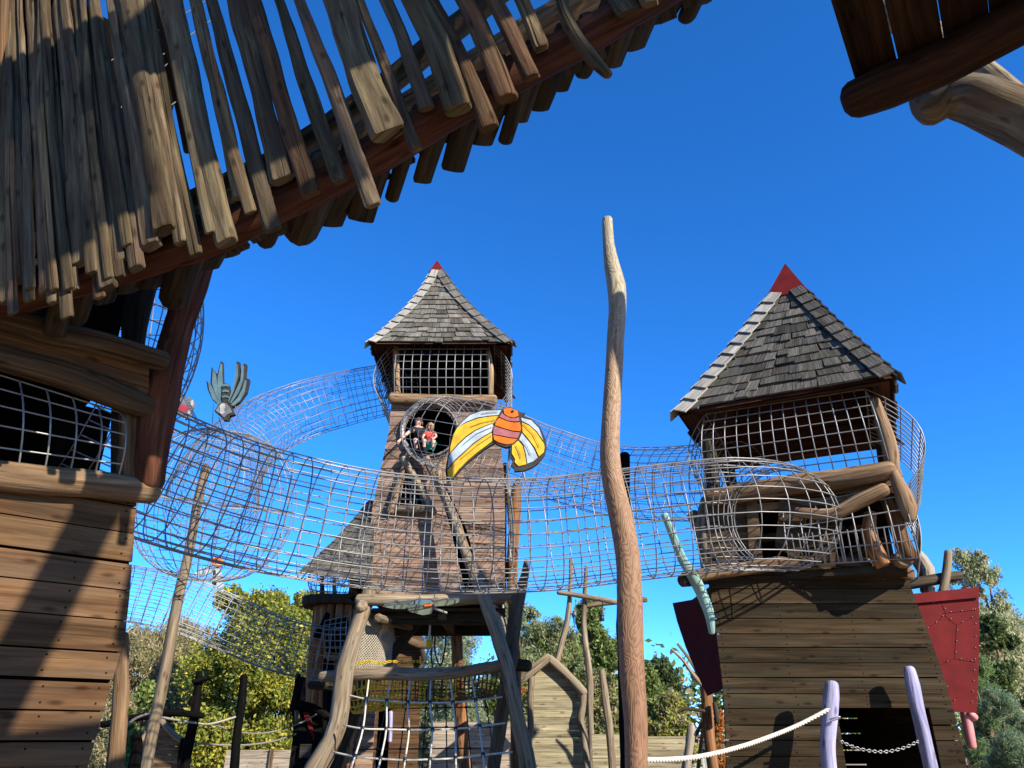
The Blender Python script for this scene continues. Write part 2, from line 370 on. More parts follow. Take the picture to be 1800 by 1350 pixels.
def bulge(a, b, c, d, vec, pw=1.0):
    """patch with corners a b (bottom) d c (top) bowed by vec"""
    def fn(s, t):
        q = a * (1 - s) * (1 - t) + b * s * (1 - t) + c * s * t + d * (1 - s) * t
        return q + vec * ((4 * s * (1 - s)) ** .5 * (4 * t * (1 - t)) ** .5 if pw == .5 else (4 * t * (1 - t)) * pw + 0 * s)
    return fn
def tunnel(name, label, path, R, r, hoop=.2, nr=20, hint=UP, group='steel rod tunnels between the towers', r0=None, hm=28):
    """welded steel rod crawl tunnel along path"""
    pts = [V(q) for q in path]
    rad = R if isinstance(R, list) else [R] * len(pts)
    fine, fr = catmull(pts, rad, 12)
    L = [0]
    for i in range(1, len(fine)): L.append(L[-1] + (fine[i] - fine[i - 1]).length)
    n = max(4, int(L[-1] / hoop)); cs, rs = [], []
    j = 0
    for i in range(n + 1):
        d = L[-1] * i / n
        while j < len(L) - 2 and L[j + 1] < d: j += 1
        k = (d - L[j]) / max(1e-6, L[j + 1] - L[j]); cs.append(fine[j].lerp(fine[j + 1], k)); rs.append(fr[j] + (fr[j + 1] - fr[j]) * k)
    t = thing(name, label, 'tunnel', (cs[len(cs) // 2].x, cs[len(cs) // 2].y, min(c.z for c in cs) - max(rs)), group)
    hb, rb = MB(), MB(); lines = [[] for _ in range(nr)]
    prev = None
    for i, c in enumerate(cs):
        tg = (cs[min(i + 1, n)] - cs[max(i - 1, 0)]).normalized()
        if prev is None: a, b = frame(tg, hint)
        else: a, b = frame(tg, prev)
        prev = a
        jr = rs[i] * (1 + random.uniform(-.006, .006))
        hb.ring(c, a, b, jr, r, hm)
        for k in range(nr):
            th = 2 * math.pi * (k + .25) / nr
            lines[k].append(c + (a * math.cos(th) + b * math.sin(th)) * (rs[i] + r * 1.6))
    for ln in lines: rb.rod(ln, r)
    hb.build('hoops', M_STEEL, t); rb.build('lengthwise_rods', M_STEEL, t)
    return t
def shingle_roof(apex, cs, rows, conc, smat, capmat, parent, mid_w=.2, cap_frac=.12, redmat=None, cap_h=.3):
    """four-sided shingled roof: apex, eave corners cs (counter-clockwise from front-left), conc>1 flares at the eave"""
    def hip(i, t): # t: 0 apex .. 1 eave; height goes linearly, spread as power
        c = cs[i % 4]; q = apex.lerp(c, t); h = apex.lerp(c, t)
        ax = V((apex.x + (sum(x.x for x in cs) / 4 - apex.x) * t, apex.y + (sum(x.y for x in cs) / 4 - apex.y) * t, 0))
        ce = V((sum(x.x for x in cs) / 4, sum(x.y for x in cs) / 4, 0))
        off = V((c.x - ce.x, c.y - ce.y, 0)); w_ = .045 + .955 * t ** conc
        return V((ax.x, ax.y, apex.z + (c.z - apex.z) * t)) + off * w_
    sh = MB(); un = MB()
    for i in range(4):
        for r in range(rows):
            t1 = 1 - r / rows; t0 = 1 - (r + 1.55) / rows
            if t1 < max(.05, cap_frac * 1.05): break
            t0 = max(t0, .015)
            A, B = hip(i, t1), hip(i + 1, t1); C, D = hip(i + 1, t0), hip(i, t0)
            nrm = (B - A).cross(D - A).normalized()
            if nrm.z < 0: nrm = -nrm
            Lw = (B - A).length; x = 0
            while x < Lw - .01:
                wd = min(mid_w * random.uniform(.55, 1.35), Lw - x)
                if Lw - x - wd < .05: wd = Lw - x
                s0, s1 = x / Lw, (x + wd - .006) / Lw
                dn = (A - D).normalized() * random.uniform(-.035, .05)
                lift = random.uniform(.018, .05)
                a0, b0 = A.lerp(B, s0) + dn, A.lerp(B, s1) + dn; d0, c0 = D.lerp(C, s0), D.lerp(C, s1)
                tn = random.uniform(.5, 1.4); tn = (tn * random.uniform(.96, 1.05), tn, tn * random.uniform(.92, 1.02))
                th = .016
                # grain runs down the slope: 'a' edge along slope
                q = [d0, a0 + nrm * lift * .55, b0 + nrm * lift * .55, c0]
                q = q + [d0 + nrm * th * .5, a0 + nrm * (lift + th), b0 + nrm * (lift + th), c0 + nrm * th * .5]
                sh.hexa(q, tn)
                x += wd
        seg = 8
        for k in range(seg):
            ta, tb = k / seg, (k + 1) / seg
            a, b, c, d = hip(i, ta), hip(i + 1, ta), hip(i + 1, tb), hip(i, tb)
            dn = V((0, 0, -.035)); j = len(un.v); un.v += [a + dn, b + dn, c + dn, d + dn]
            un.face((j, j + 1, j + 2, j + 3), ((0, 0), (1, 0), (1, 1), (0, 1)), (1, 1, 1))
    sh.build('shingles', smat, parent); un.build('underlay', W_STRING, parent)
    for i in range(4):
        cb = MB(); nb = 11
        for k in range(nb):
            ta, tb = cap_frac * .9 + (1.0 - cap_frac * .9) * k / nb, cap_frac * .9 + (1.0 - cap_frac * .9) * (k + 1.18) / nb
            tb = min(tb, 1.015)
            a, b = hip(i, ta), hip(i, tb)
            for sgn in (1, -1):
                m = hip(i + sgn, (ta + tb) / 2) - hip(i, (ta + tb) / 2)
                along = (b - a).normalized(); sd = (m - along * m.dot(along)).normalized()
                up = along.cross(sd); up = up if up.z > 0 else -up
                wd = .19
                tn = random.uniform(.85, 1.12)
                l0, l1 = .03, .075
                q = [a + up * l0 - sd * .01, b + up * l1 - sd * .01, b + up * l1 + sd * wd, a + up * l0 + sd * wd * .95]
                q = q + [x + up * .022 for x in q]
                cb.hexa(q, tn)
        cb.build('hip_boards', capmat if not isinstance(capmat, list) else capmat[i], parent)
    if redmat:
        rc = MB(); b4 = [hip(i, cap_frac) for i in range(4)]
        ce = sum(b4, V((0, 0, 0))) / 4
        b4 = [ce + (x - ce) * 1.0 + (x - ce).normalized() * .11 + V((0, 0, -.06)) for x in b4]; tp = apex + V((0, 0, cap_h))
        j = len(rc.v); rc.v += b4 + [tp]
        for i in range(4):
            rc.face((j + i, j + (i + 1) % 4, j + 4), ((0, 0), (1, 0), (.5, 1)), (1, 1, 1))
        rc.face((j + 3, j + 2, j + 1, j), ((0, 0), (1, 0), (1, 1), (0, 1)), (1, 1, 1))
        rc.build('finial_cap', redmat, parent)
    return hip
def log(mb, pxs, Y, w_px, n=12, wob=.10, rw=0, cap='round', tint=None, hint=V((0, -1, 0)), **k):
    """log through photo pixels at distance(s) Y, widths in photo pixels"""
    pts, rr = [], []
    for i, (x, y) in enumerate(pxs):
        yy = Y[i] if isinstance(Y, (list, tuple)) else Y
        ww = w_px[i] if isinstance(w_px, (list, tuple)) else w_px
        pts.append(P(x, y, yy)); rr.append(ww * mpp(x, y, yy) / 2)
    mb.tube(pts, rr, n=n, wob=wob, rw=rw, cap=cap, tint=tint, hint=hint, **k)
def log_thing(name, label, cat, mat, pxs, Y, w_px, group=None, **k):
    mb = MB(); log(mb, pxs, Y, w_px, **k)
    lo = min(mb.v, key=lambda q: q.z)
    o = mb.build(name, mat, None, loc=lo); return tag(o, label, cat, group)
def log_part(name, mat, parent, pxs, Y, w_px, **k):
    mb = MB(); log(mb, pxs, Y, w_px, **k); return mb.build(name, mat, parent)
def to_ground(pxs, Y, w_px):
    """extend the last pixel of a post down to the ground at the same distance (X kept by the last slope in 3D)"""
    yy = Y[-1] if isinstance(Y, (list, tuple)) else Y
    return pxs
def gpost(mb, pxs, Y, w_px, n=12, wob=.1, tint=None, cap='round', lean=None, **k):
    """post given by pixels from the top down, carried on to the ground"""
    pts, rr = [], []
    for i, (x, y) in enumerate(pxs):
        yy = Y[i] if isinstance(Y, (list, tuple)) else Y
        ww = w_px[i] if isinstance(w_px, (list, tuple)) else w_px
        pts.append(P(x, y, yy)); rr.append(ww * mpp(x, y, yy) / 2)
    e = pts[-1]
    if e.z > .1:
        d = (pts[-1] - pts[-2]); d = d / max(.2, -d.z) if d.z < 0 else V((0, 0, -1)); d.x *= .6; d.y *= .6
        m = e + V((d.x * e.z * .5, d.y * e.z * .5, -e.z * .5 if True else 0)); pts += [m, V((m.x + d.x * .2 * e.z, m.y, -.1))]; rr += [rr[-1] * 1.02, rr[-1] * 1.05]
    mb.tube(pts, rr, n=n, wob=wob, tint=tint, cap=cap, hint=V((0, -1, 0)), **k)
    return pts[-1]
def gpost_thing(name, label, cat, mat, pxs, Y, w_px, group=None, **k):
    mb = MB(); b_ = gpost(mb, pxs, Y, w_px, **k)
    return tag(mb.build(name, mat, None, loc=(b_.x, b_.y, 0)), label, cat, group)
# ------------------------------------------------------------------ ground
def ground():
    m, t, b = newmat('bark and worn turf'); L = t.links.new
    tc = nd(t, 'ShaderNodeTexCoord')
    n = nd(t, 'ShaderNodeTexNoise'); n.inputs['Scale'].default_value = .35; n.inputs['Detail'].default_value = 8; L(tc.outputs['Object'], n.inputs['Vector'])
    r = rampn(t, [(.36, (.17, .14, .07)), (.5, (.36, .26, .155)), (.65, (.46, .35, .22))]); L(n.outputs[0], r.inputs[0])
    n2 = nd(t, 'ShaderNodeTexNoise'); n2.inputs['Scale'].default_value = 30; n2.inputs['Detail'].default_value = 4; L(tc.outputs['Object'], n2.inputs['Vector'])
    r2 = rampn(t, [(.3, (.6, .6, .6)), (.7, (1.1, 1.1, 1.1))]); L(n2.outputs[0], r2.inputs[0])
    mx = nd(t, 'ShaderNodeMix', data_type='RGBA', blend_type='MULTIPLY'); mx.inputs[0].default_value = 1; L(r.outputs[0], mx.inputs[6]); L(r2.outputs[0], mx.inputs[7])
    L(mx.outputs[2], b.inputs['Base Color']); b.inputs['Roughness'].default_value = .95
    bp = nd(t, 'ShaderNodeBump'); bp.inputs['Strength'].default_value = .6; L(n2.outputs[0], bp.inputs['Height']); L(bp.outputs[0], b.inputs['Normal'])
    mb = MB(); R = 900; k = 40
    ring0 = [V((R * math.cos(2 * math.pi * i / k), R * math.sin(2 * math.pi * i / k), 0)) for i in range(k)]
    mb.v += ring0; mb.face(tuple(range(k)), tuple((q.x, q.y) for q in ring0), (1, 1, 1))
    tag(mb.build('ground', m), 'worn grass and bark ground of the playground', 'ground', None, 'structure')
ground()

# ------------------------------------------------------------------ overhead slatted bridge
def by(px): return 4.6 - .8 * px / 1150
SDIR = V((-.34, .21, 1)).normalized()
B0, B1 = P(0, 518, by(0)), P(1150, 40, by(1150))
BN = (B1 - B0).cross(SDIR).normalized()
if BN.y > 0: BN = -BN                                   # towards the viewer
STR = [(-260, 560), (-60, 532), (10, 518), (120, 494), (230, 466), (340, 430), (450, 382), (575, 318), (700, 246), (815, 182), (930, 116), (1060, 44), (1180, -24), (1330, -112)]
def stry(x): return lerp_table([(a, b) for a, b in STR], x)
bridge = thing('slatted_bridge', 'overhead timber bridge with crooked upright slats, rising from above the left tower', 'bridge', (B0.x, B0.y, B0.z - .4))
mb = MB(); log(mb, STR, [by(x) for x, y in STR], 64, n=14, wob=.10); mb.build('bearer_log', W_STRING, bridge)
SLATS = [(12, 530, 22), (32, 494, 24), (52, 505, 16), (84, 512, 32), (102, 470, 22), (119, 557, 21), (140, 463, 34), (162, 478, 20), (189, 505, 30), (211, 458, 22), (224, 430, 20), (240, 470, 28), (265, 432, 36), (290, 404, 42), (318, 426, 22),
         (345, 445, 25), (369, 408, 18), (399, 425, 38), (422, 345, 30), (440, 372, 22), (479, 403, 32), (495, 316, 42), (546, 341, 34), (598, 318, 28), (656, 360, 30), (682, 236, 60), (731, 262, 22), (751, 190, 28), (807, 192, 46), (859, 224, 36), (891, 172, 40), (934, 134, 30), (951, 84, 28),
         (1103, 22, 40), (1142, 6, 30), (1195, -20, 44), (1250, -60, 38)]
random.seed(21)
for k in range(9):                                         # thinner ones wedged between
    j = k * 2 + 1
    SLATS.insert(0, ((SLATS[-len(SLATS) + j][0] + random.uniform(-14, 14)), stry(SLATS[-len(SLATS) + j][0]) + random.uniform(10, 48), random.uniform(14, 20)))
SLATS.sort()
for i, (x, y, wpx) in enumerate(SLATS):
    off = BN * (.15 + random.uniform(0, .02) + (.04 if i % 3 == 1 else 0))
    bot = PL(x, y, B0 + off, BN)
    sl_ = .0005 * x + .02 + random.uniform(-.022, .022)
    yt = random.uniform(2, 40) if x < 45 else random.uniform(-170, -60) - .12 * max(0, x - 500)
    top1 = PL(x - sl_ * (y - yt), yt, B0 + off, BN)
    ln = (top1 - bot).length; d = (top1 - bot).normalized(); w2 = wpx * mpp(x, y, by(x)) / 2 * ((1.0 if x < 280 else .96) if wpx < 50 else 1)
    sideways = d.cross(BN).normalized()
    kx = random.uniform(-.03, .03); kk = random.uniform(-.02, .02)
    pts = [bot, bot + d * ln * .33 + sideways * kx, bot + d * ln * .66 - sideways * kx * .6 + BN * kk, bot + d * ln]
    w1 = w2 * random.uniform(.7, .95)
    mb = MB()
    red = random.random() < .2
    tn = random.uniform(.55, 1.05)
    tn = (tn * 1.05, tn * .80, tn * .66) if red else (tn, tn * random.uniform(.93, 1.0), tn * random.uniform(.78, .95))
    hewn = random.random() < .55                            # split and hewn rails have facets
    mb.tube(pts, [w2, w2 * random.uniform(.82, 1.1), w2 * random.uniform(.76, 1.05), w1], n=9 if hewn else 14, hint=sideways, asp=random.uniform(.38, .65), p=random.choice([5, 8]) if hewn else random.choice([2.4, 4, 8]), wob=.10, seg=11, cap='flat', tint=tn, flat=hewn)
    mb.build('slat', W_SLAT, bridge)
# one crooked branch among the slats
mb = MB(); o_ = B0 + BN * .2
mb.tube([PL(x, y, o_, BN) for x, y in ((975, -160), (985, -60), (989, 10), (1011, 60), (1040, 100), (1069, 131))], [.05, .05, .045, .046, .044, .03], n=10, wob=.1, hint=BN, tint=(.9, .85, .7)); mb.build('slat', W_SLAT, bridge)
ENDS = [(-80, 600, 44), (-35, 590, 40), (35, 571, 38), (94, 587, 34), (134, 560, 34), (178, 528, 40), (222, 508, 44), (262, 500, 44), (307, 526, 52), (362, 468, 44), (400, 445, 42), (432, 416, 40), (467, 424, 34), (530, 408, 62), (580, 392, 44), (633, 383, 46), (689, 347, 26), (742, 317, 34), (796, 296, 42), (845, 250, 40), (887, 246, 26), (910, 210, 36), (948, 190, 36), (985, 157, 28), (1024, 127, 32), (1073, 113, 44), (1113, 82, 44), (1162, 32, 46), (1206, 29, 34), (1238, 2, 30), (1275, -30, 44), (1330, -60, 50)]
for i, (x, y, wpx) in enumerate(ENDS):
    Y0 = by(x)
    sx = x + 34 + (12 if x > 500 else 0); sy = stry(sx) - 22
    near = P(sx, sy, by(sx) - .02); far = P(x, y, Y0 + .54)
    d = (far - near).normalized(); w2 = wpx * mpp(x, y, Y0 + .5) / 2
    along = (B1 - B0).normalized()
    mb = MB(); rnd = i % 4 == 0 or wpx > 50
    mb.tube([near - d * .05, near.lerp(far, .5) + UP * random.uniform(-.02, .02), far], [w2 * 1.1, w2 * 1.05, w2], n=10, hint=along, asp=.85 if rnd else .42, p=2.1 if rnd else 5, wob=.08, cap='round' if rnd else 'flat', seg=4, tint=random.uniform(.6, 1.0))
    mb.build('deck_plank', W_DARK, bridge)
# the deck between the two bearers, far bearer and far handrail
for k in range(34):
    x0 = -200 + k * 45
    a = P(x0, stry(x0) - 8, by(x0)) + UP * .16; along = (B1 - B0).normalized(); ac = V((.28, .90, -.10)).normalized()
    mb = MB(); mb.box(a + ac * random.uniform(0, .05), ac * .36, along * random.uniform(.135, .15), UP * .035, random.uniform(.7, 1.1)); mb.build('deck_board', W_DARK, bridge)
mb = MB(); log(mb, [(-200, 470), (230, 395), (450, 300), (560, 236), (700, 132), (780, 66), (860, 0), (1000, -120)], [5.5, 5.3, 5.1, 5.0, 4.85, 4.75, 4.65, 4.5], [40, 42, 46, 44, 42, 42, 40, 38], wob=.1); mb.build('handrail', W_SLAT, bridge)
mb = MB(); log(mb, [(-200, 545), (230, 440), (450, 345), (600, 262), (700, 205), (850, 110), (1000, 18), (1150, -70)], [5.35, 5.2, 5.0, 4.85, 4.8, 4.65, 4.5, 4.4], 58, wob=.1, tint=1.2); mb.build('bearer_log', W_LOGB, bridge)

# ------------------------------------------------------------------ lookout platform at the top right (roof, posts and rear decks added out of view for shade)
H5 = 5.45
def atz(px, py, z):
    d = ray(px, py); return V((0, 0, EYE)) + d * ((z - EYE) / d.z)
look = thing('lookout_platform', 'dark plank platform on a thick round beam, jutting in at the top right corner', 'platform', (3.3, 3.6, 0))
A = atz(1505, 146, H5 + .12); d1 = V((.84, -.54, 0)).normalized(); d2 = V((-.62, -.79, 0)).normalized()
d2 = (d2 - d1 * d2.dot(d1)).normalized()
mb = MB(); log(mb, [(1500, 176), (1560, 150), (1660, 108), (1800, 36), (1960, -40)], [atz(1500, 176, H5).y, atz(1560, 150, H5).y, atz(1660, 108, H5).y, atz(1800, 36, H5).y, atz(1960, -40, H5).y], [66, 74, 78, 80, 84], wob=.05, n=18, cap='round', tint=1.3); mb.build('beam', W_UNDER, look)
random.seed(4); x = 0
for k, wd in enumerate((.27, .27, .255, .26, .27, .255, .26, .27, .26, .27)):
    mb = MB(); mb.box(A + d1 * x + UP * random.uniform(0, .012) - d2 * random.uniform(.02, .06), d2 * 2.0, d1 * (wd - .010), UP * .05, random.uniform(.8, 1.1)); mb.build('deck_plank', W_UNDER, look); x += wd
mb = MB(); mb.tube([A + d1 * .1 + d2 * 1.8 - UP * .18, A + d1 * 2.6 + d2 * 1.8 - UP * .18], .14, n=14, wob=.06, hint=UP); mb.build('beam', W_STRING, look)
for k in range(4):  # unseen deck strip added to shade the left wall low down
    mb = MB(); mb.box(A + d1 * (1.62 + .34 * k) + d2 * 2.03, d2 * random.uniform(1.1, 1.3), d1 * .33, UP * .05, random.uniform(.8, 1.1)); mb.build('deck_plank', W_STRING, look)
for k in range(9):  # added rear deck and beam, out of view, shade the left wall's foot
    mb = MB(); mb.box(A + d1 * (-.1 + .34 * k) + d2 * 4.1, d2 * 2.6, d1 * .33, UP * .05, random.uniform(.8, 1.1)); mb.build('deck_plank', W_STRING, look)
mb = MB(); mb.tube([A + d1 * .1 + d2 * 4.6 - UP * .18, A + d1 * 2.6 + d2 * 4.6 - UP * .18], .14, n=14, wob=.06, hint=UP); mb.build('beam', W_STRING, look)
mb = MB(); log(mb, [(1628, 186), (1668, 166), (1720, 178), (1800, 212), (1900, 262)], [4.12, 4.08, 4.0, 3.85, 3.66], [70, 84, 92, 100, 104], wob=.10, n=18, tint=.55); mb.build('crooked_log', W_LOG, look)
mb = MB(); log(mb, [(1560, 20), (1640, 70), (1715, 122), (1800, 190), (1950, 300)], [4.9, 4.8, 4.7, 4.6, 4.5], [52, 52, 52, 54, 56], wob=.06, n=14); mb.build('brace_log', W_LOG, look)
def lp(a, b, z): return A + d1 * a + d2 * b + UP * (z - A.z)
for a, b in ((.3, 2.1), (3.6, 2.1), (.3, 4.4), (3.6, 4.4), (.3, 6.2), (3.6, 6.2)):  # added out of view to carry the shading roof
    mb = MB(); mb.tube([lp(a, b, H5 if a < 1 and b < 4 else 0), lp(a, b, 8.7)], .10, n=10, wob=.1); mb.build('post', W_LOGB, look)
SHADE_ROOF = MB()
random.seed(8); b_ = .6
while b_ < 6.8:                                            # added unseen roof, boards uneven and gapped to break up its shade
    wd = random.uniform(.12, .24)
    gap_ = random.random() < .13
    for sgn in (0, 1):
        if gap_: continue
        x0 = random.uniform(-.55, -.05) if sgn == 0 else 3.5 + random.uniform(-.4, .35)
        zz = lambda a: 11.3 - (1.9 - a) * (2.75 / 2.2) if a < 1.9 else 11.3 - (a - 1.9) * (2.45 / 1.6)
        e = [(x0, b_), (x0, b_ + wd - .01), (1.9, b_ + wd - .01), (1.9, b_)]
        q = [lp(p_[0], p_[1], zz(p_[0])) for p_ in e]; SHADE_ROOF.hexa(q + [x_ + UP * .04 for x_ in q], 1.0)
    b_ += wd
SHADE_ROOF.build('roof', W_DARK, look)  # unseen, placed to shade the bridge slats and left tower

# ------------------------------------------------------------------ left tower
WU = V((.74, .67, 0)).normalized(); WN = V((.67, -.74, 0)).normalized()
WO = P(235, 900, 6.0)
def lw(px, py, off=0): return PL(px, py, WO + WN * off, WN)
def luz(px, py, off=0): q = lw(px, py, off); return (q - WO).dot(WU), q.z
ltow = thing('left_tower', 'brown plank tower with a caged dark opening, filling the left side under the slatted bridge', 'play tower', (lw(0, 1250).x, lw(0, 1250).y, 0))
edge = [luz(x, y) for x, y in ((243, 840), (240, 880), (228, 1047), (219, 1124), (205, 1170), (190, 1222), (160, 1326), (140, 1400))]
edge = [(z, u) for u, z in edge]; edge.append((0, edge[-1][1] - .1))
zt = luz(120, 856)[1]
random.seed(3)
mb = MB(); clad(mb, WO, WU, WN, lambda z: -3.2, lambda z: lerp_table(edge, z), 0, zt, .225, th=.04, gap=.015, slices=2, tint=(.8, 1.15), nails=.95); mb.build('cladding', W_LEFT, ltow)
mb = MB()   # dark carcass behind the boards, and the side wall going back from the right edge
for z0, z1 in [(k * .3, k * .3 + .3) for k in range(int(zt / .3) + 1)]:
    z1 = min(z1, zt); r0, r1 = lerp_table(edge, z0) - .006, lerp_table(edge, z1) - .006
    q = [WO + WU * -3.2 + UP * (z0 - WO.z) - WN * .05, WO + WU * r0 + UP * (z0 - WO.z) - WN * .05, WO + WU * r1 + UP * (z1 - WO.z) - WN * .05, WO + WU * -3.2 + UP * (z1 - WO.z) - WN * .05]
    mb.hexa([x_ - WN * 1.9 for x_ in q] + q, 1.0)
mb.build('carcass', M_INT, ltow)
def llog(name, mat, pxs, w, off, **k):
    pts = [lw(x, y, off if not isinstance(off, list) else off[i]) for i, (x, y) in enumerate(pxs)]
    rr = [(w if not isinstance(w, list) else w[i]) * (p_ - V((0, 0, EYE))).length / FPX / 2 for i, p_ in enumerate(pts)]
    mb = MB(); mb.tube(pts, rr, hint=WN, **{**dict(n=14, wob=.08), **k}); return mb.build(name, mat, ltow)
llog('sill_log', W_LOGB, [(-300, 800), (-100, 825), (60, 842), (180, 854), (268, 864)], [46, 46, 44, 40, 38], .06, tint=.8)
llog('lintel_log', W_LOGB, [(-250, 560), (-60, 612), (100, 655), (190, 690), (270, 722)], [40, 40, 42, 41, 36], .16, tint=.42)  # low tint puts overhead shade into this log and the next
llog('upper_rail_log', W_LOGB, [(-250, 470), (-60, 540), (80, 580), (190, 606), (285, 634)], [40, 39, 39, 38, 34], .34, tint=.4)
mb = MB()
for k in range(3):
    t0, t1 = k / 3, (k + 1) / 3 - .02
    def fb(x, t): 
        a = lw(x, lerp_table([(-300, 480), (80, 592), (285, 650)], x), .30); b = lw(x, lerp_table([(-300, 540), (100, 640), (268, 706)], x), .17); return a.lerp(b, t)
    q = [fb(-250, t1), fb(262, t1), fb(262, t0), fb(-250, t0)]
    mb.hexa([x_ - WN * .035 for x_ in q] + q, random.uniform(.8, 1.1))
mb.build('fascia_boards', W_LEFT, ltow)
llog('post', W_LOGB, [(228, 725), (226, 790), (222, 850)], [34, 30, 32], .02, tint=.6)
llog('post', W_STRING, [(356, 440), (338, 500), (316, 575), (296, 640), (282, 700), (268, 770), (262, 850)], [44, 46, 44, 50, 58, 54, 48], [.0, .02, .05, .1, .12, .1, .06], tint=1.35)
llog('post', W_DARK, [(262, 480), (240, 545), (234, 600), (228, 640)], [34, 40, 34, 34], -.7, tint=.6)
llog('post', W_DARK, [(208, 680), (206, 760), (204, 850)], [16, 16, 16], -.1, tint=.6)
for (p0, t0), (p1, t1), r_ in ((((125, 985), 8.4), ((-60, 1330), 8.4), .17),):  # unseen log added along the sun rays to shade the left wall
    a_, c_ = lw(*p0) + SUN_TO * t0, lw(*p1) + SUN_TO * t1
    mb = MB(); mb.tube([a_ + (a_ - c_) * .35, a_, c_, c_ + (c_ - a_) * .1], r_, n=12, wob=.06); mb.build('shade_strut', W_LOGB, look)
# room behind the opening
def lbox(name, mat, u0, u1, z0, z1, d0, d1, tint=1.0):
    mb = MB(); mb.box(WO + WU * u0 + UP * (z0 - WO.z) - WN * d1, WU * (u1 - u0), UP * (z1 - z0), WN * (d1 - d0), tint); return mb.build(name, mat, ltow)
zl = luz(100, 660)[1]; u_r = luz(205, 760)[0]; u_b = luz(190, 760, -1.6)[0]
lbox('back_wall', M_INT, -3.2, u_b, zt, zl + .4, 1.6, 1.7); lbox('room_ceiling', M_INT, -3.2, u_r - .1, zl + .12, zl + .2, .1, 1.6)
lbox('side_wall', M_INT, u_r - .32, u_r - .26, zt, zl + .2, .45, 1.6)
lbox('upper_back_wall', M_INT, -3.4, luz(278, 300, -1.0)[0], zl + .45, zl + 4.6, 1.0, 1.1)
lbox('upper_floor', W_DARK, -3.4, luz(240, 560)[0], zl + .36, zl + .44, .0, 1.4)
# cage over the opening
oa, ob, oc, od = lw(-120, 818, .08), lw(205, 846, .08), lw(214, 726, .08), lw(-120, 622, .08)
mb = MB(); f_ = bulge(oa, ob, oc, od, WN * .16, 1.0)
def f2(s, t): q = f_(s, t); return q
grid_patch(mb, f2, 7, 5, .007, sub=2, n=5); 
mb.build('cage_panel', M_STEEL, ltow)
mb = MB(); f_ = bulge(lw(200, 846, .05), lw(262, 850, -.35), lw(272, 735, -.35), lw(212, 728, .05), WU * .12, 1.0); grid_patch(mb, f_, 4, 5, .007, n=5); mb.build('cage_panel', M_STEEL, ltow)
# barrel cage round the upper opening
cc = P(215, 560, 7.4); zb, zt2 = P(215, 690, 7.4).z, P(215, 455, 7.4).z
mb = MB(); cb_ = []
for k in range(10):
    t = k / 9; mb.ring(V((cc.x, cc.y, zb + (zt2 - zb) * t)), V((1, 0, 0)), V((0, 1, 0)), .62 + .22 * math.sin(math.pi * (t * .75 + .18)), .007, 36)
for k in range(30):
    th = 2 * math.pi * k / 30
    mb.rod([V((cc.x + math.cos(th) * R_, cc.y + math.sin(th) * R_, zb + (zt2 - zb) * t)) for t in [j / 10 for j in range(11)] for R_ in [.625 + .22 * math.sin(math.pi * (t * .75 + .18))]], .007)
mb.build('barrel_cage', M_STEEL, ltow)
# upper storey seen between the slats: cabin darkened in colour, sunlight tinted into the jamb
llog('jamb_board', W_ORANGE, [(262, -60), (284, 20), (308, 110), (325, 190), (336, 256)], [26, 26, 28, 26, 22], -.55, p=6, asp=.4, tint=1.5, wob=.03)
llog('jamb_board', W_LEFT, [(240, -80), (270, 10), (296, 100), (316, 190), (330, 262)], [22, 22, 22, 20, 20], -.62, p=6, asp=.4, tint=.7, wob=.03)
mb = MB()
for a, b in (((190, 110), (360, 2)), ((190, 165), (376, 32)), ((190, 210), (322, 86)), ((190, 260), (330, 165))):
    mb.rod([lw(*a, -.6), lw(*b, -.6)], .008, tint=.35)
mb.build('window_rods', M_STEEL, ltow)
llog('corner_board', W_LEFT, [(10, -60), (4, 20), (2, 130), (6, 260), (6, 420)], [30, 30, 30, 30, 30], -.3, p=6, asp=.4, tint=1.1, wob=.03)
# ------------------------------------------------------------------ tall crooked pole in the middle
random.seed(11)
pm = MB()
PP = [(1068, 386), (1070, 430), (1076, 468), (1083, 500), (1085, 545), (1082, 600), (1079, 660), (1074, 740), (1073, 800), (1078, 850), (1090, 905), (1098, 950), (1104, 1000), (1107, 1060), (1109, 1120), (1112, 1190), (1117, 1270), (1119, 1350)]
PW = [18, 20, 27, 32, 30, 30, 31, 33, 36, 38, 41, 42, 42, 43, 44, 44, 42, 40]
pb = gpost(pm, PP, 7.2, PW, n=20, wob=.05, tint=1.0)
tag(pm.build('tall_pole', W_POLE, None, loc=(pb.x, pb.y, 0)), 'tall crooked bare pole with contour grain, grey tip, orange brown foot, standing before the tunnels', 'pole')
gpost_thing('dark_post', 'dark shaded post standing right behind the tall crooked pole', 'post', W_BLACK, [(1098, 800), (1098, 900), (1097, 1000), (1097, 1100), (1098, 1200), (1102, 1350)], 11.5, [18, 20, 22, 24, 24, 24], wob=.06)

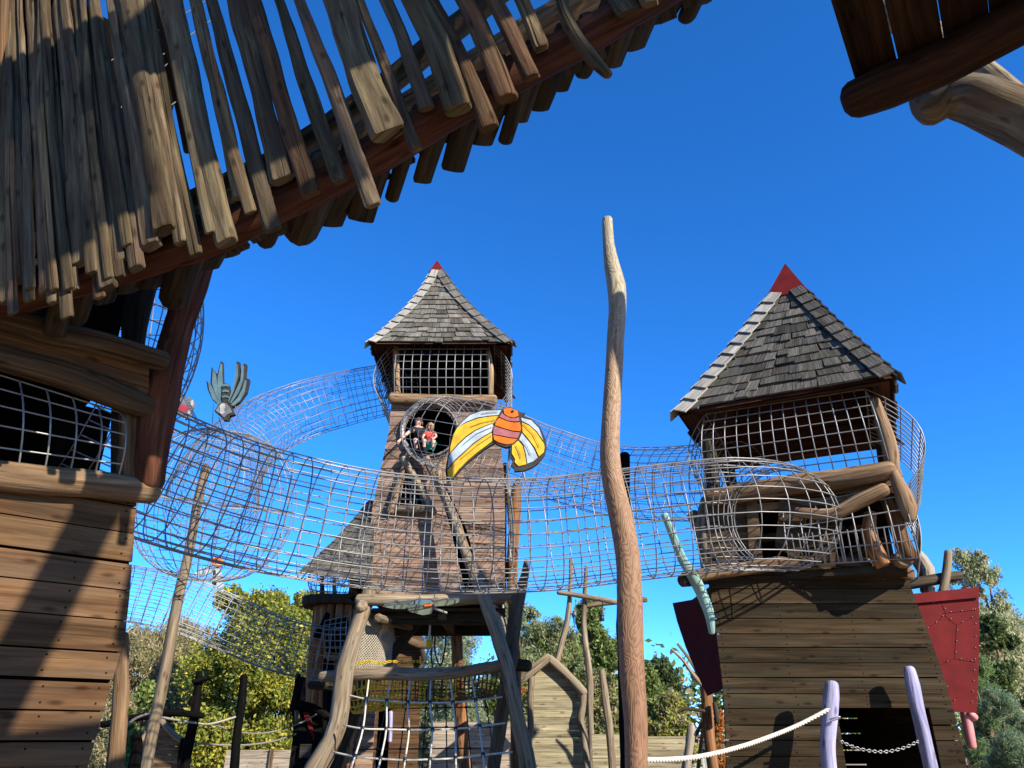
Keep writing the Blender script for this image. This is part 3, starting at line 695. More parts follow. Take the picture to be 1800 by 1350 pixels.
# ------------------------------------------------------------------ steel rod tunnels
tunnel('rod_tunnel', 'nearest steel rod tunnel sagging across the middle from the left tower to the right tower',
       [P(120, 765, 7.0), P(200, 800, 7.3), P(300, 842, 7.7), P(400, 876, 8.1), P(500, 902, 8.4), P(650, 929, 8.8), P(800, 940, 9.0), P(950, 938, 9.2), P(1080, 924, 9.2), P(1200, 910, 9.15), P(1290, 902, 9.1), P(1350, 905, 9.3), P(1380, 910, 9.7), P(1384, 912, 10.35)],
         .66, .0073, hoop=.215, nr=28)
tunnel('rod_tunnel', 'high arched steel rod tunnel leaving the middle tower to the left, under its roof',
       [P(720, 686, 17.4), P(676, 686, 17.2), P(600, 702, 17.2), P(530, 722, 16.9), P(465, 752, 16.2), P(415, 795, 15.0), P(385, 845, 13.6), P(372, 890, 12.4)],
       [.62, .62, .66, .68, .70, .72, .74, .74], .0065, hoop=.24, nr=22)
tunnel('rod_tunnel', 'steel rod tunnel from the round window passing behind the large bird board',
       [P(755, 756, 16.15), P(756, 757, 15.4), P(766, 758, 14.7), P(800, 763, 14.1), P(860, 776, 13.9), P(950, 808, 14.0), P(1060, 842, 14.1), P(1160, 850, 13.6), P(1240, 848, 12.9), P(1300, 846, 12.2)],
       [.60, .62, .70, .74, .72, .66, .66, .66, .66, .66], .0065, hoop=.24, nr=22)
tunnel('rod_tunnel', 'low far steel rod tunnel sloping down past the yellow green tree behind the left tower',
       [P(120, 1032, 18.5), P(230, 1043, 19), P(320, 1062, 19.5), P(400, 1094, 20), P(480, 1128, 20.3), P(560, 1148, 20.6), P(612, 1150, 20.8)], .64, .010, hoop=.25, nr=22)
# round cage hanging on a leaning pole
cg = P(378, 886, 12.2)
cage = thing('pole_cage', 'large ball shaped steel rod cage round a pole, behind the nearest tunnel at left', 'cage', (cg.x, cg.y, cg.z - 1.2), 'steel rod tunnels between the towers')
mb = MB(); R_ = 1.28; ax = V((.12, -.25, .96)).normalized(); ea, eb = frame(ax, V((1, 0, 0)))
for k in range(1, 12):
    ph = math.pi * (k / 12 - .5); q = abs(math.cos(ph)) ** .8
    mb.ring(cg + ax * math.sin(ph) * R_ * .95, ea, eb, R_ * q, .0065, 40)
mb.build('hoops', M_STEEL, cage); mb = MB()
for k in range(34):
    th = 2 * math.pi * k / 34; d = ea * math.cos(th) + eb * math.sin(th)
    mb.rod([cg + ax * math.sin(ph) * R_ * .95 + d * R_ * max(.03, abs(math.cos(ph)) ** .8) for ph in [math.pi * (j / 14 - .5) for j in range(15)]], .0065)
    if k % 2 == 0: mb.rod([cg + d * R_ * .98, cg + d * R_ * .5 + ax * .03, cg + d * .16 - ax * .02], .007)
mb.build('spokes', M_STEEL, cage)
gpost_thing('cage_pole', 'tall pale straight pole carrying the round rod cage, lower part brown', 'pole', W_LOG, [(362, 820), (348, 880), (334, 960), (318, 1030), (306, 1090), (290, 1180), (272, 1270), (256, 1350)], 12.2, [14, 16, 17, 18, 18, 20, 21, 21], wob=.06, tint=.72)

# ------------------------------------------------------------------ right tower
random.seed(31)
RY = 10.0
rb0 = P(1490, 1250, RY)
rt = thing('right_tower', 'crooked dark plank tower at right with grey shingle roof, red peak and caged openings', 'play tower', (rb0.x, RY + 1, 0))
RO = V((0, RY, 0)); RX = V((1, 0, 0)); RN = V((0, -1, 0))
def rxz(px, py, Y=RY): q = P(px, py, Y); return q.x, q.z
def tab(pxs, Y=RY): return [(z, x) for x, z in (rxz(a, b, Y) for a, b in pxs)]
rl = tab([(1238, 960), (1246, 1020), (1260, 1120), (1270, 1200), (1275, 1270), (1277, 1350)]); rl.append((0, rl[-1][1]))
rr = tab([(1575, 960), (1592, 1008), (1612, 1060), (1635, 1120), (1656, 1180), (1674, 1240), (1690, 1300), (1700, 1350)]); rr.append((0, rr[-1][1] + .05))
ztop = rxz(1400, 1012)[1]
dx0, dx1, dz = rxz(1470, 1240)[0], rxz(1632, 1240)[0], rxz(1530, 1243)[1]
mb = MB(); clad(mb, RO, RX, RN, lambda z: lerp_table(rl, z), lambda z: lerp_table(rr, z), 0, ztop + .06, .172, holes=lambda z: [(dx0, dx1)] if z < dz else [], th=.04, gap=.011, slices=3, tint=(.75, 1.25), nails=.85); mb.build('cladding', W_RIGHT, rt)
mb = MB()                                                  # side walls, back wall with light slits, floor above the doorway
def wallx(tabl, sgn):
    for k in range(14):
        z0, z1 = ztop * k / 14, ztop * (k + 1) / 14
        a, b = lerp_table(tabl, z0) + sgn * .05, lerp_table(tabl, z1) + sgn * .05
        q = [V((a, RY + .05, z0)), V((a * 1.30 if sgn > 0 else a, RY + 2.6, z0)), V((b * 1.30 if sgn > 0 else b, RY + 2.6, z1)), V((b, RY + .05, z1))]
        mb.hexa(q + [x + V((sgn * .04, 0, 0)) for x in q], random.uniform(.8, 1.1))
wallx(rl, 1); mb.build('side_cladding', W_RIGHT, rt); mb = MB(); wallx(rr, -1); mb.build('side_cladding', W_RIGHT, rt)
mb = MB(); clad(mb, RO + V((0, 2.6, 0)), RX, RN, lambda z: lerp_table(rl, z) * 1.3, lambda z: lerp_table(rr, z), 0, ztop, .2, th=.03, gap=.014); mb.build('back_cladding', M_INT, rt)
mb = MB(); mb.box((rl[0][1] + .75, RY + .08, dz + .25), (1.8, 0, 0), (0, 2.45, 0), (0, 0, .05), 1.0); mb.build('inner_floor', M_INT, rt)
mb = MB()                                                  # dark lining behind the boards, a slit left open
zs_ = P(1500, 1117, RY).z
for z0, z1 in ((dz + .32, zs_ - .03), (zs_ + .03, ztop - .02)):
    q = [V((lerp_table(rl, z0) + .06, RY + .09, z0)), V((lerp_table(rr, z0) - .06, RY + .09, z0)), V((lerp_table(rr, z1) - .06, RY + .09, z1)), V((lerp_table(rl, z1) + .06, RY + .09, z1))]
    mb.hexa(q + [x + V((0, .02, 0)) for x in q], 1)
mb.build('inner_lining', M_INT, rt)
mb = MB(); mb.box((rl[0][1] + .3, RY + .03, ztop), (2.3, 0, 0), (0, 2.6, 0), (0, 0, .06), 1.0); mb.build('deck', W_DARK, rt)
log_part('rim_log', W_LOGB, rt, [(1205, 1016), (1250, 1008), (1330, 996), (1400, 990), (1480, 990), (1560, 998), (1600, 1010)], [9.9, 9.86, 9.85, 9.85, 9.85, 9.85, 9.9], [24, 24, 24, 24, 24, 24, 22], tint=.8)
# twisted upper storeys: unit vectors along their front (ru) and into them (rv)
ru, rv = V((.908, -.419, 0)), V((.419, .908, 0)); rc_ = V((4.26, 10.93, 0))
def RU(a, b, z): return rc_ + ru * a + rv * b + UP * z
h1 = 1.17
FLp, FRp = RU(-h1, -h1, 0), RU(h1, -h1, 0)
def ru_pl(px, py, off=0): return PL(px, py, FLp - rv * off, -rv)          # on the front face of the upper storeys
def rlog(name, mat, pxs, w, off, **k):
    pts = [ru_pl(x, y, off if not isinstance(off, list) else off[i]) for i, (x, y) in enumerate(pxs)]
    rr_ = [(w if not isinstance(w, list) else w[i]) * ((p_ - V((0, 0, EYE))).length / FPX) / 2 for i, p_ in enumerate(pts)]
    mb = MB(); mb.tube(pts, rr_, hint=RN, **{**dict(n=14, wob=.09), **k}); return mb.build(name, mat, rt)
zs = [ru_pl(1400, y).z for y in (1000, 872, 845, 715)]     # deck, lintel bottom, beam, eave
# mid storey: dark room with boards round the big opening
mb = MB()
def board_px(q4, off, th, tint): 
    q = [ru_pl(*p_, off) for p_ in q4]; mb.hexa([x_ + rv * th for x_ in q] + q, tint)
board_px([(1236, 1010), (1330, 1005), (1330, 880), (1240, 890)], .0, .05, .55)
board_px([(1415, 1000), (1470, 998), (1465, 880), (1400, 872)], .0, .05, .5)
mb.build('mid_wall', W_LOGB, rt)
mb = MB()
for k in range(3): board_px([(1328, 872 + k * 1 - 4 + 14 * k), (1570, 826 + 18 * k + 14), (1570, 826 + 18 * k), (1328, 858 + 14 * k)], .01, .05, random.uniform(.7, 1))
mb.build('lintel_boards', W_LOGB, rt)
mb = MB()
for a, b in (((-h1 + .1, h1), (h1 - .1, h1)),):
    q = [RU(*a, zs[0]), RU(*b, zs[0]), RU(*b, zs[2]), RU(*a, zs[2])]; mb.hexa(q + [x_ + rv * .05 for x_ in q], 1)
q = [RU(-h1 + .05, -h1 + .3, zs[0]), RU(-h1 + .05, h1, zs[0]), RU(-h1 + .05, h1, zs[2]), RU(-h1 + .05, -h1 + .3, zs[2])]; mb.hexa(q + [x_ + ru * .05 for x_ in q], 1)
mb.box(RU(-h1 + .05, -h1 + .1, zs[2] - .15), ru * (2 * h1 - .1), rv * (2 * h1 - .2), UP * .05, 1.0)
mb.build('mid_room', M_INT, rt)
mb = MB(); board_px([(1318, 992), (1342, 992), (1330, 880), (1312, 884)], .06, .04, .6); mb.build('frame_board', W_LOGB, rt)
mb = MB(); board_px([(1362, 960), (1404, 985), (1420, 890), (1372, 876)], .08, .04, .42); mb.build('frame_board', W_LOGB, rt)
mb = MB(); board_px([(1420, 1000), (1460, 1000), (1452, 890), (1424, 890)], .05, .04, .35); mb.build('frame_board', W_LOGB, rt)
mb = MB(); q = [RU(-h1 + .05, -h1 + .02, zs[0] - .12), RU(h1 - .05, -h1 + .02, zs[0] - .12), RU(h1 - .05, h1, zs[0] - .12), RU(-h1 + .05, h1, zs[0] - .12)]; mb.hexa(q + [x_ + UP * .085 for x_ in q], .8); mb.build('mid_deck', W_DARK, rt)
rlog('sill_log', W_LOGB, [(1246, 876), (1330, 862), (1420, 848), (1500, 838), (1566, 826)], [28, 32, 35, 36, 28], .13, tint=.85)
rlog('lintel_log', W_LOGB, [(1400, 900), (1460, 905), (1510, 882), (1555, 860)], [16, 22, 24, 22], .2, tint=.95)
rlog('crooked_bracket', W_LOGB, [(1569, 830), (1578, 850), (1588, 870), (1597, 895), (1599, 912)], [16, 20, 27, 30, 18], .16, tint=.9)
rlog('post', W_ORANGE, [(1530, 902), (1526, 935), (1536, 965), (1552, 994)], [26, 30, 34, 32], .02, p=6, asp=.5, tint=1.3, wob=.04, cap='flat')
rlog('post', W_ORANGE, [(1560, 872), (1572, 900), (1580, 935), (1590, 965), (1598, 985)], [24, 28, 24, 24, 24], .0, p=4, asp=.8, tint=.6, cap='flat')
rlog('post', W_LOG, [(1246, 1000), (1240, 960), (1236, 920), (1244, 880)], [26, 26, 24, 24], -.1, tint=.8)
rlog('post', W_LOG, [(1218, 905), (1230, 930), (1238, 960)], [22, 22, 18], -.2, tint=.7)
# upper storey
rlog('corner_post', W_LOGB, [(1538, 705), (1552, 745), (1566, 790), (1569, 826)], [16, 20, 24, 22], .02, tint=1.2)
rlog('corner_post', W_DARK, [(1243, 770), (1248, 800), (1252, 840), (1256, 865)], [24, 22, 22, 22], .0, tint=1.1)
mb = MB(); mb.tube([RU(h1, h1, zs[1]), RU(h1 + .05, h1, zs[3] + .1)], .09, wob=.08); mb.build('corner_post', W_DARK, rt)
mb = MB(); mb.tube([RU(-h1, h1, zs[1]), RU(-h1, h1, zs[3] + .1)], .09, wob=.08); mb.build('corner_post', W_DARK, rt)
mb = MB(); mb.tube([RU(h1 + .12, -h1 + .9, zs[1] + .1), RU(h1 + .02, -h1 + 1.1, zs[3])], .08, wob=.08); mb.build('corner_post', W_LOGB, rt)
a_, b_, c_, d_ = RU(-h1, -h1, zs[2] - .02), RU(h1, -h1, zs[2] - .02), RU(h1 - .1, -h1, zs[3] + .1), RU(-h1 + .1, -h1, zs[3] + .1)
mb = MB(); grid_patch(mb, bulge(a_, b_, c_, d_, -rv * .30, 1.0), 14, 7, .0085, n=5); mb.build('cage_panel', M_STEEL, rt)
mb = MB(); grid_patch(mb, bulge(RU(h1, -h1, zs[1] - .15), RU(h1, h1, zs[1] - .15), RU(h1 - .1, h1, zs[3] + .1), RU(h1 - .1, -h1, zs[3] + .1), ru * .5, 1.0), 12, 9, .0085, n=5); mb.build('cage_panel', M_STEEL, rt)
mb = MB(); grid_patch(mb, bulge(RU(-h1, -h1, zs[2]), RU(-h1, h1, zs[2]), RU(-h1 + .1, h1, zs[3] + .1), RU(-h1 + .1, -h1, zs[3] + .1), -ru * .25, 1.0), 11, 7, .008, n=5); mb.build('cage_panel', M_STEEL, rt)
# basket of rods on the mid storey, right
b1, b2, b3, b4 = RU(-.2, -h1 - .12, zs[0] + .02), RU(h1 + .1, -h1 - .1, zs[0] + .0), RU(h1 + .05, -h1 - .02, zs[0] + .95), RU(-.2, -h1 - .02, zs[0] + .78)
mb = MB(); grid_patch(mb, bulge(b1, b2, b3, b4, -rv * .18, 1.0), 7, 5, .0095, n=5)
for k in range(18):
    t = k / 18; q = b1.lerp(b2, t); mb.rod([q, q - rv * .14 + UP * .2, q - rv * .20 + UP * .36], .0085)
mb.build('rod_basket', M_STEEL, rt)
mb = MB(); grid_patch(mb, bulge(b2, RU(h1 + .1, .3, zs[0]), RU(h1 + .05, .3, zs[0] + .95), b3, ru * .10, 1.0), 7, 6, .0095, n=5); mb.build('rod_basket', M_STEEL, rt)
# logs sticking out at the deck corner
log_part('deck_log', W_LOGB, rt, [(1590, 980), (1562, 996), (1500, 1020)], [9.35, 9.8, 10.6], [32, 32, 30], tint=.9, cap='flat')
log_part('deck_log', W_DARK, rt, [(1686, 1012), (1640, 1020), (1580, 1030)], [10.6, 10.6, 10.7], [18, 20, 20], tint=1.4)
log_part('stake', W_LOG, rt, [(1667, 970), (1664, 1000), (1656, 1045)], 10.5, [12, 14, 15], tint=.9)
log_part('rough_stump', W_FENCE, rt, [(1610, 975), (1628, 1000), (1632, 1040)], [10.9, 10.9, 10.9], [24, 26, 22], wob=.2)
log_part('deck_log', W_DARK, rt, [(1200, 1020), (1240, 1018), (1300, 1012)], [9.8, 10.1, 10.5], [22, 22, 20])
# roof
HR = 1.56
ez = P(1180, 725, 10.2).z
corners = [P(1191, 722, 10.2), P(1570, 663, 8.95)]
corners = [corners[0], corners[1], corners[1] + rv * 2.86, corners[0] + rv * 2.86]
for c in corners: c.z = ez
mid_ = sum(corners, V((0, 0, 0))) / 4
apx = P(1384, 486, mid_.y)
shingle_roof(apx, corners, 15, 1.12, W_SHINGLD, [W_CAPB, W_SHINGLD, W_SHINGLD, W_CAPB], rt, mid_w=.26, cap_frac=.17, redmat=M_RED, cap_h=.26)
mb = MB(); q = [c + V((0, 0, -.05)) for c in corners]; q2 = [RU(-h1, -h1, zs[3] + .12), RU(h1, -h1, zs[3] + .12), RU(h1, h1, zs[3] + .12), RU(-h1, h1, zs[3] + .12)]
for i in range(4):
    a, b, c, d = q[i].lerp(mid_, .03), q[(i + 1) % 4].lerp(mid_, .03), q2[(i + 1) % 4], q2[i]; j = len(mb.v); mb.v += [a, b, c, d]; mb.face((j, j + 1, j + 2, j + 3), ((0, 0), (2, 0), (2, .4), (0, .4)), (1, 1, 1))
mb.build('soffit', W_STRING, rt)
# red and dark red sheets on its sides
mb = MB(); o = [P(x, y, 10.35) for x, y in ((1560, 1048), (1720, 1032), (1722, 1110), (1720, 1180), (1717, 1253), (1664, 1250), (1632, 1190), (1600, 1110))]
mb.prism(o, V((0, .05, 0)), 1.0); red = mb.build('side_sheet', M_RED, rt); red['label'] = 'riveted red metal sheet on the right side'
mb = MB(); o = [P(x, y, 10.3) for x, y in ((1597, 1046), (1721, 1031), (1722, 1050), (1600, 1061))]; mb.prism(o, V((0, .03, 0)), 1.1); mb.build('sheet_hem', M_RED, red)
mb = MB()
random.seed(5)
seams = [[(1605, 1059), (1650, 1062), (1664, 1050)], [(1622, 1110), (1652, 1090), (1660, 1078), (1718, 1072)], [(1658, 1080), (1682, 1099), (1678, 1158), (1716, 1164)], [(1682, 1099), (1716, 1082)], [(1656, 1062), (1663, 1080)], [(1650, 1170), (1678, 1158)], [(1712, 1060), (1714, 1110), (1712, 1170), (1706, 1245)], [(1640, 1150), (1668, 1220), (1684, 1245)]]
rv_ = MB()
for sgm in seams:
    pts = [P(x, y, 10.345) for x, y in sgm]
    if sgm not in seams[-2:]: mb.rod(pts, .002, tint=.7)
    for a, b in zip(pts, pts[1:]):
        n_ = max(1, int((b - a).length / .13))
        for k in range(n_):
            q = a.lerp(b, (k + .5) / n_) + V((.012, 0, .012)); rv_.tube([q, q + V((0, -.010, 0))], .0065, n=6, cap='flat', tint=1.0, seg=1)
mb.build('sheet_seams', M_RED, red); rv_.build('rivets', M_CHAIN, red)
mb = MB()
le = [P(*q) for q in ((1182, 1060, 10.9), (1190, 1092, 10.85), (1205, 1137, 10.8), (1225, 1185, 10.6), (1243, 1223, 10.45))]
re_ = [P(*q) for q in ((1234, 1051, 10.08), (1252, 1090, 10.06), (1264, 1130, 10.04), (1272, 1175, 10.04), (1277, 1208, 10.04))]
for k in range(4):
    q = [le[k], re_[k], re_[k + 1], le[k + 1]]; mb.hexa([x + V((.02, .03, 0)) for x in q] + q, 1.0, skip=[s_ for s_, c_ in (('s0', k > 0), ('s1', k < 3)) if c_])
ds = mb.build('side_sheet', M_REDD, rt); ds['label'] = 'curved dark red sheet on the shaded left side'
log_part('pink_post', M_PINK, rt, [(1696, 1250), (1702, 1280), (1708, 1312)], 10.6, [16, 17, 15], wob=.05, tint=1)
log_part('pink_post', M_PINK, rt, [(1704, 1254), (1714, 1262)], 10.55, [15, 13], wob=.05, tint=1)
mb = MB(); mb.box(P(1700, 1345, 10.4), V((.1, 0, -2.0)), V((.12, 0, 0)), V((0, .12, 0)), .9); mb.build('corner_stud', W_RIGHT, rt)
log_part('bent_branch', M_TEAL, rt, [(1168, 905), (1184, 945), (1200, 985), (1224, 1022), (1240, 1058), (1248, 1085), (1251, 1112)], [9.6, 9.65, 9.7, 9.75, 9.8, 9.82, 9.85], [12, 14, 17, 21, 20, 17, 11], wob=.08, tint=1.0)
# lilac posts, chain, rope
def lil(pxs, Y, w_, label):
    mb = MB(); b_ = gpost(mb, pxs, Y, w_, n=10, wob=.13, p=2.6, tint=1.0)
    return tag(mb.build('lilac_post', M_PURPLE, None, loc=(b_.x, b_.y, 0)), label, 'post', 'lilac posts beside the doorway')
lil([(1463, 1203), (1463, 1225), (1460, 1260), (1456, 1300), (1458, 1350)], 9.55, [22, 26, 26, 26, 26], 'straight lilac painted post left of the dark doorway, holding the cream rope')
lil([(1598, 1176), (1604, 1205), (1612, 1245), (1626, 1295), (1636, 1350)], 9.7, [18, 24, 24, 24, 24], 'tapering lilac painted post leaning at the right side of the dark doorway')
mb = MB()
rp = [P(1136, 1336, 7.3), P(1180, 1335, 7.6), P(1230, 1330, 7.95), P(1290, 1316, 8.4), P(1340, 1300, 8.8), P(1400, 1276, 9.3), P(1458, 1246, 9.5)]
fine, _ = catmull(rp, [1] * len(rp), 40)
mb.tube(rp, .019, n=8, cap='flat', tint=.85, seg=8)
for s_ in range(3):                                        # laid strands
    acc = 0; ln = []
    for i, q in enumerate(fine):
        if i: acc += (q - fine[i - 1]).length
        a, b = frame((fine[min(i + 1, len(fine) - 1)] - fine[max(i - 1, 0)]), UP); th = acc * 42 + s_ * 2.094
        ln.append(q + (a * math.cos(th) + b * math.sin(th)) * .014)
    mb.rod(ln, .011, tint=1.08)
tag(mb.build('cream_rope', M_ROPE, None, loc=rp[3]), 'thick cream rope slung from the tall pole to the lilac post', 'rope')
mb = MB()
ch = [P(1476, 1302, 9.5), P(1500, 1313, 9.52), P(1530, 1320, 9.55), P(1560, 1321, 9.58), P(1590, 1314, 9.6), P(1614, 1303, 9.62)]
fine, _ = catmull(ch, [1] * 6, 6)
for i in range(len(fine) - 1):
    c = fine[i].lerp(fine[i + 1], .5); t_ = (fine[i + 1] - fine[i]).normalized(); a, b = frame(t_, UP if i % 2 else V((0, 1, 0)))
    L_ = (fine[i + 1] - fine[i]).length * .68
    mb.rod([c + t_ * L_ * math.cos(2 * math.pi * k / 10) + a * .014 * math.sin(2 * math.pi * k / 10) for k in range(11)], .0055)
tag(mb.build('steel_chain', M_CHAIN, None, loc=ch[2]), 'thin steel chain hung across the dark doorway between the lilac posts', 'chain')
# shackle on the left lilac post
mb = MB(); q = P(1458, 1265, 9.40); mb.rod([q, q + V((.06, -.02, .02)), q + V((.12, -.01, .03))], .01); mb.rod([q + V((0, 0, -.02)), q + V((.12, -.02, .015))], .006)
tag(mb.build('shackle', M_CHAIN, None, loc=q), 'small steel shackle bolted on the left lilac post', 'shackle')
# ------------------------------------------------------------------ middle tower
random.seed(17)
CY = 16.0
ct = thing('middle_tower', 'tall stilted plank tower in the middle with flared shingle roof and round window', 'play tower', (P(770, 1250, CY).x, CY + 1.2, 0))
CO = V((0, CY, 0))
def ctab(pxs, Y=CY): return [(P(a, b, Y).z, P(a, b, Y).x) for a, b in pxs]
cl = ctab([(690, 690), (683, 760), (668, 830), (655, 890), (650, 940), (652, 1040), (654, 1062)])
cr = ctab([(868, 690), (878, 770), (886, 830), (888, 900), (887, 1062)])
cz0, cz1 = P(700, 1062, CY).z, P(700, 708, CY).z
wc = P(756, 758, CY); wr = .56
tri = [P(715, 812, CY), P(690, 893, CY), P(758, 893, CY)]
def choles(z):
    out = []
    if abs(z - wc.z) < wr: h = (wr ** 2 - (z - wc.z) ** 2) ** .5; out.append((wc.x - h, wc.x + h))
    if tri[1].z < z < tri[0].z:
        t = (z - tri[1].z) / (tri[0].z - tri[1].z); out.append((tri[1].x + (tri[0].x - tri[1].x) * t, tri[2].x + (tri[0].x - tri[2].x) * t))
    sl_ = ctab([(768, 850), (792, 930), (818, 1040)]); sr_ = ctab([(782, 850), (820, 930), (850, 1040)])
    if z < sl_[0][0]: out.append((lerp_table(sl_, z), lerp_table(sr_, z)))
    return out
mb = MB(); clad(mb, CO, RX, RN, lambda z: lerp_table(cl, z), lambda z: lerp_table(cr, z), cz0, cz1, .205, holes=choles, th=.04, gap=.010, slices=4, tint=(.7, 1.28), nails=.8); mb.build('cladding', W_CENT, ct)
mb = MB()
for tb, sg in ((cl, 1), (cr, -1)):
    mb = MB()
    for k in range(16):
        z0, z1 = cz0 + (cz1 - cz0) * k / 16, cz0 + (cz1 - cz0) * (k + 1) / 16
        a, b = lerp_table(tb, z0) + sg * .05, lerp_table(tb, z1) + sg * .05
        q = [V((a, CY + .05, z0)), V((a, CY + 2.4, z0)), V((b, CY + 2.4, z1)), V((b, CY + .05, z1))]
        mb.hexa(q + [x + V((sg * .04, 0, 0)) for x in q], random.uniform(.8, 1.1))
    mb.build('side_cladding', W_CENT, ct)
mb = MB(); mb.box((cl[0][1], CY + 2.4, cz0), (cr[0][1] - cl[0][1], 0, 0), (0, .05, 0), (0, 0, cz1 - cz0), 1)
mb.box((lerp_table(cl, wc.z) + .1, CY + 1.3, wc.z - .9), (2.0, 0, 0), (0, .04, 0), (0, 0, 1.6), 1); mb.box((lerp_table(cl, wc.z) + .1, CY + .08, wc.z - .62), (2.0, 0, 0), (0, 1.2, 0), (0, 0, .05), 1)
mb.box((cl[0][1] + .1, CY + .3, cz0 + .1), (2.5, 0, 0), (0, .04, 0), (0, 0, 3.0), 1)
mb.build('inner_lining', M_INT, ct)
mb = MB()                                                  # ring round the round window
for k in range(3): mb.ring(wc + V((0, -.05 - k * .03, 0)), RX, UP, wr + .03 + .012 * k, .022, 40, 6)
mb.build('window_ring', M_STEEL, ct)
# A-frame window
log_part('window_log', W_LOGB, ct, [(718, 800), (703, 845), (686, 900)], 15.9, [13, 13, 14], tint=1.2)
log_part('window_log', W_LOG, ct, [(708, 806), (732, 845), (762, 902)], 15.86, [13, 14, 13], tint=1.0)
log_part('window_log', W_LOG, ct, [(690, 894), (725, 896), (758, 894)], 15.92, [14, 15, 14], tint=.6)
mb = MB()
for k in range(7):
    t = k / 6; a = tri[1].lerp(tri[2], t) ; b = tri[0]; mb.rod([a + V((0, -.04, 0)), a.lerp(b, .93) + V((0, -.04, 0))], .012)
for k in range(6):
    t = k / 6; mb.rod([tri[1].lerp(tri[0], t) + V((0, -.05, 0)), tri[2].lerp(tri[0], t) + V((0, -.05, 0))], .012)
mb.build('window_grille', M_STEEL, ct)
mb = MB(); o = [P(x, y, 15.95) for x, y in ((762, 850), (762, 830), (768, 815), (780, 805), (800, 800), (815, 800), (815, 850))]; mb.prism(o, V((0, .04, 0)), 1.25); mb.build('curved_board', W_LOGB, ct)
log_part('edge_post', W_LOG, ct, [(893, 848), (896, 890), (900, 940), (897, 985)], 16.1, [9, 10, 12, 10], tint=.8)
# lantern storey
lz0, lz1 = P(700, 700, CY).z, P(700, 607, CY).z
log_part('sill_log', W_LOGB, ct, [(688, 701), (740, 702), (800, 703), (869, 703)], 15.88, [18, 18, 18, 18], tint=1.1, p=3)
log_part('corner_post', W_LOGB, ct, [(697, 612), (697, 650), (698, 694)], 15.95, [11, 11, 11], tint=1.15, p=3)
log_part('corner_post', W_LOGB, ct, [(858, 618), (862, 650), (863, 694)], 15.95, [9, 11, 10], tint=1.15)
xl, xr = P(690, 650, CY).x, P(868, 650, CY).x
mb = MB(); grid_patch(mb, bulge(V((xl + .1, 15.95, lz0)), V((xr - .1, 15.95, lz0)), V((xr - .1, 15.95, lz1)), V((xl + .1, 15.95, lz1)), V((0, -.28, 0)), 1.0), 11, 7, .011, n=5); mb.build('cage_panel', M_STEEL, ct)
for sx, xx in ((-1, xl), (1, xr)):
    mb = MB(); grid_patch(mb, bulge(V((xx, 15.95, lz0 - .3)), V((xx, 18.1, lz0 - .3)), V((xx, 18.1, lz1)), V((xx, 15.95, lz1)), V((sx * .42, 0, 0)), 1.0), 11, 9, .010, n=5); mb.build('cage_panel', M_STEEL, ct)
mb = MB(); mb.box((xl, 17.2, lz0), (xr - xl, 0, 0), (0, .05, 0), (0, 0, lz1 - lz0 + .2), 1); mb.box((xl + .02, 16.0, lz0 - .05), (xr - xl - .04, 0, 0), (0, 2.2, 0), (0, 0, .05), 1)
mb.box((xl + .05, 16.3, lz0), (.04, 0, 0), (0, 1.8, 0), (0, 0, lz1 - lz0), 1); mb.box((xr - .1, 16.3, lz0), (.04, 0, 0), (0, 1.8, 0), (0, 0, lz1 - lz0), 1)
mb.build('lantern_lining', M_INT, ct)
# roof
ce = [P(651, 599, 15.5), P(897, 605, 15.5)]; zz = (ce[0].z + ce[1].z) / 2
ce = [V((c.x, c.y, zz)) for c in ce]; wdt = ce[1].x - ce[0].x
ce += [ce[1] + V((0, wdt, 0)), ce[0] + V((0, wdt, 0))]
apx = P(768, 466, 15.5 + wdt / 2)
shingle_roof(apx, ce, 17, 1.34, W_SHINGLE, [W_CAPB, W_SHINGLE, W_SHINGLE, W_CAPB], ct, mid_w=.26, cap_frac=.09, redmat=M_RED, cap_h=.16)
mb = MB(); mc = sum(ce, V((0, 0, 0))) / 4; q2 = [V((xl, 15.9, lz1 + .02)), V((xr, 15.9, lz1 + .02)), V((xr, 18.2, lz1 + .02)), V((xl, 18.2, lz1 + .02))]
for i in range(4):
    a, b, c, d = ce[i].lerp(mc, .03) + V((0, 0, -.05)), ce[(i + 1) % 4].lerp(mc, .03) + V((0, 0, -.05)), q2[(i + 1) % 4], q2[i]; j = len(mb.v); mb.v += [a, b, c, d]; mb.face((j, j + 1, j + 2, j + 3), ((0, 0), (2, 0), (2, .4), (0, .4)), (1, 1, 1))
mb.build('soffit', W_STRING, ct)
# shingled lean-to on its left
mb = MB(); T0, T1, E0, E1 = P(652, 878, 16.5), P(660, 882, 16.2), P(522, 1009, 15.7), P(656, 1022, 15.35)
rows = 13
nrm = (E0 - T0).cross(T1 - T0).normalized(); nrm = nrm if nrm.z > 0 else -nrm
def lean(u, t): # slightly flared
    a = T0.lerp(E0, t); b = T1.lerp(E1, t); q = a.lerp(b, u); q.z -= .12 * math.sin(math.pi * t); return q
for r in range(rows):
    t1, t0 = 1 - r / rows, max(0, 1 - (r + 1.5) / rows); u = 0
    while u < .99:
        du = random.uniform(.14, .28) / max(.15, 1.75 * t1); u1 = min(1, u + du); u1 = 1 if u1 > .97 else u1; th = .016; lf = random.uniform(.02, .035)
        a, b, c, d = lean(u, t0), lean(u, t1) + nrm * lf, lean(u1 - .006, t1) + nrm * lf, lean(u1 - .006, t0)
        mb.hexa([a, b, c, d] + [a + nrm * th, b + nrm * th, c + nrm * th, d + nrm * th], random.uniform(.65, 1.2)); u = u1
mb.build('lean_to_shingles', W_SHINGLE, ct)
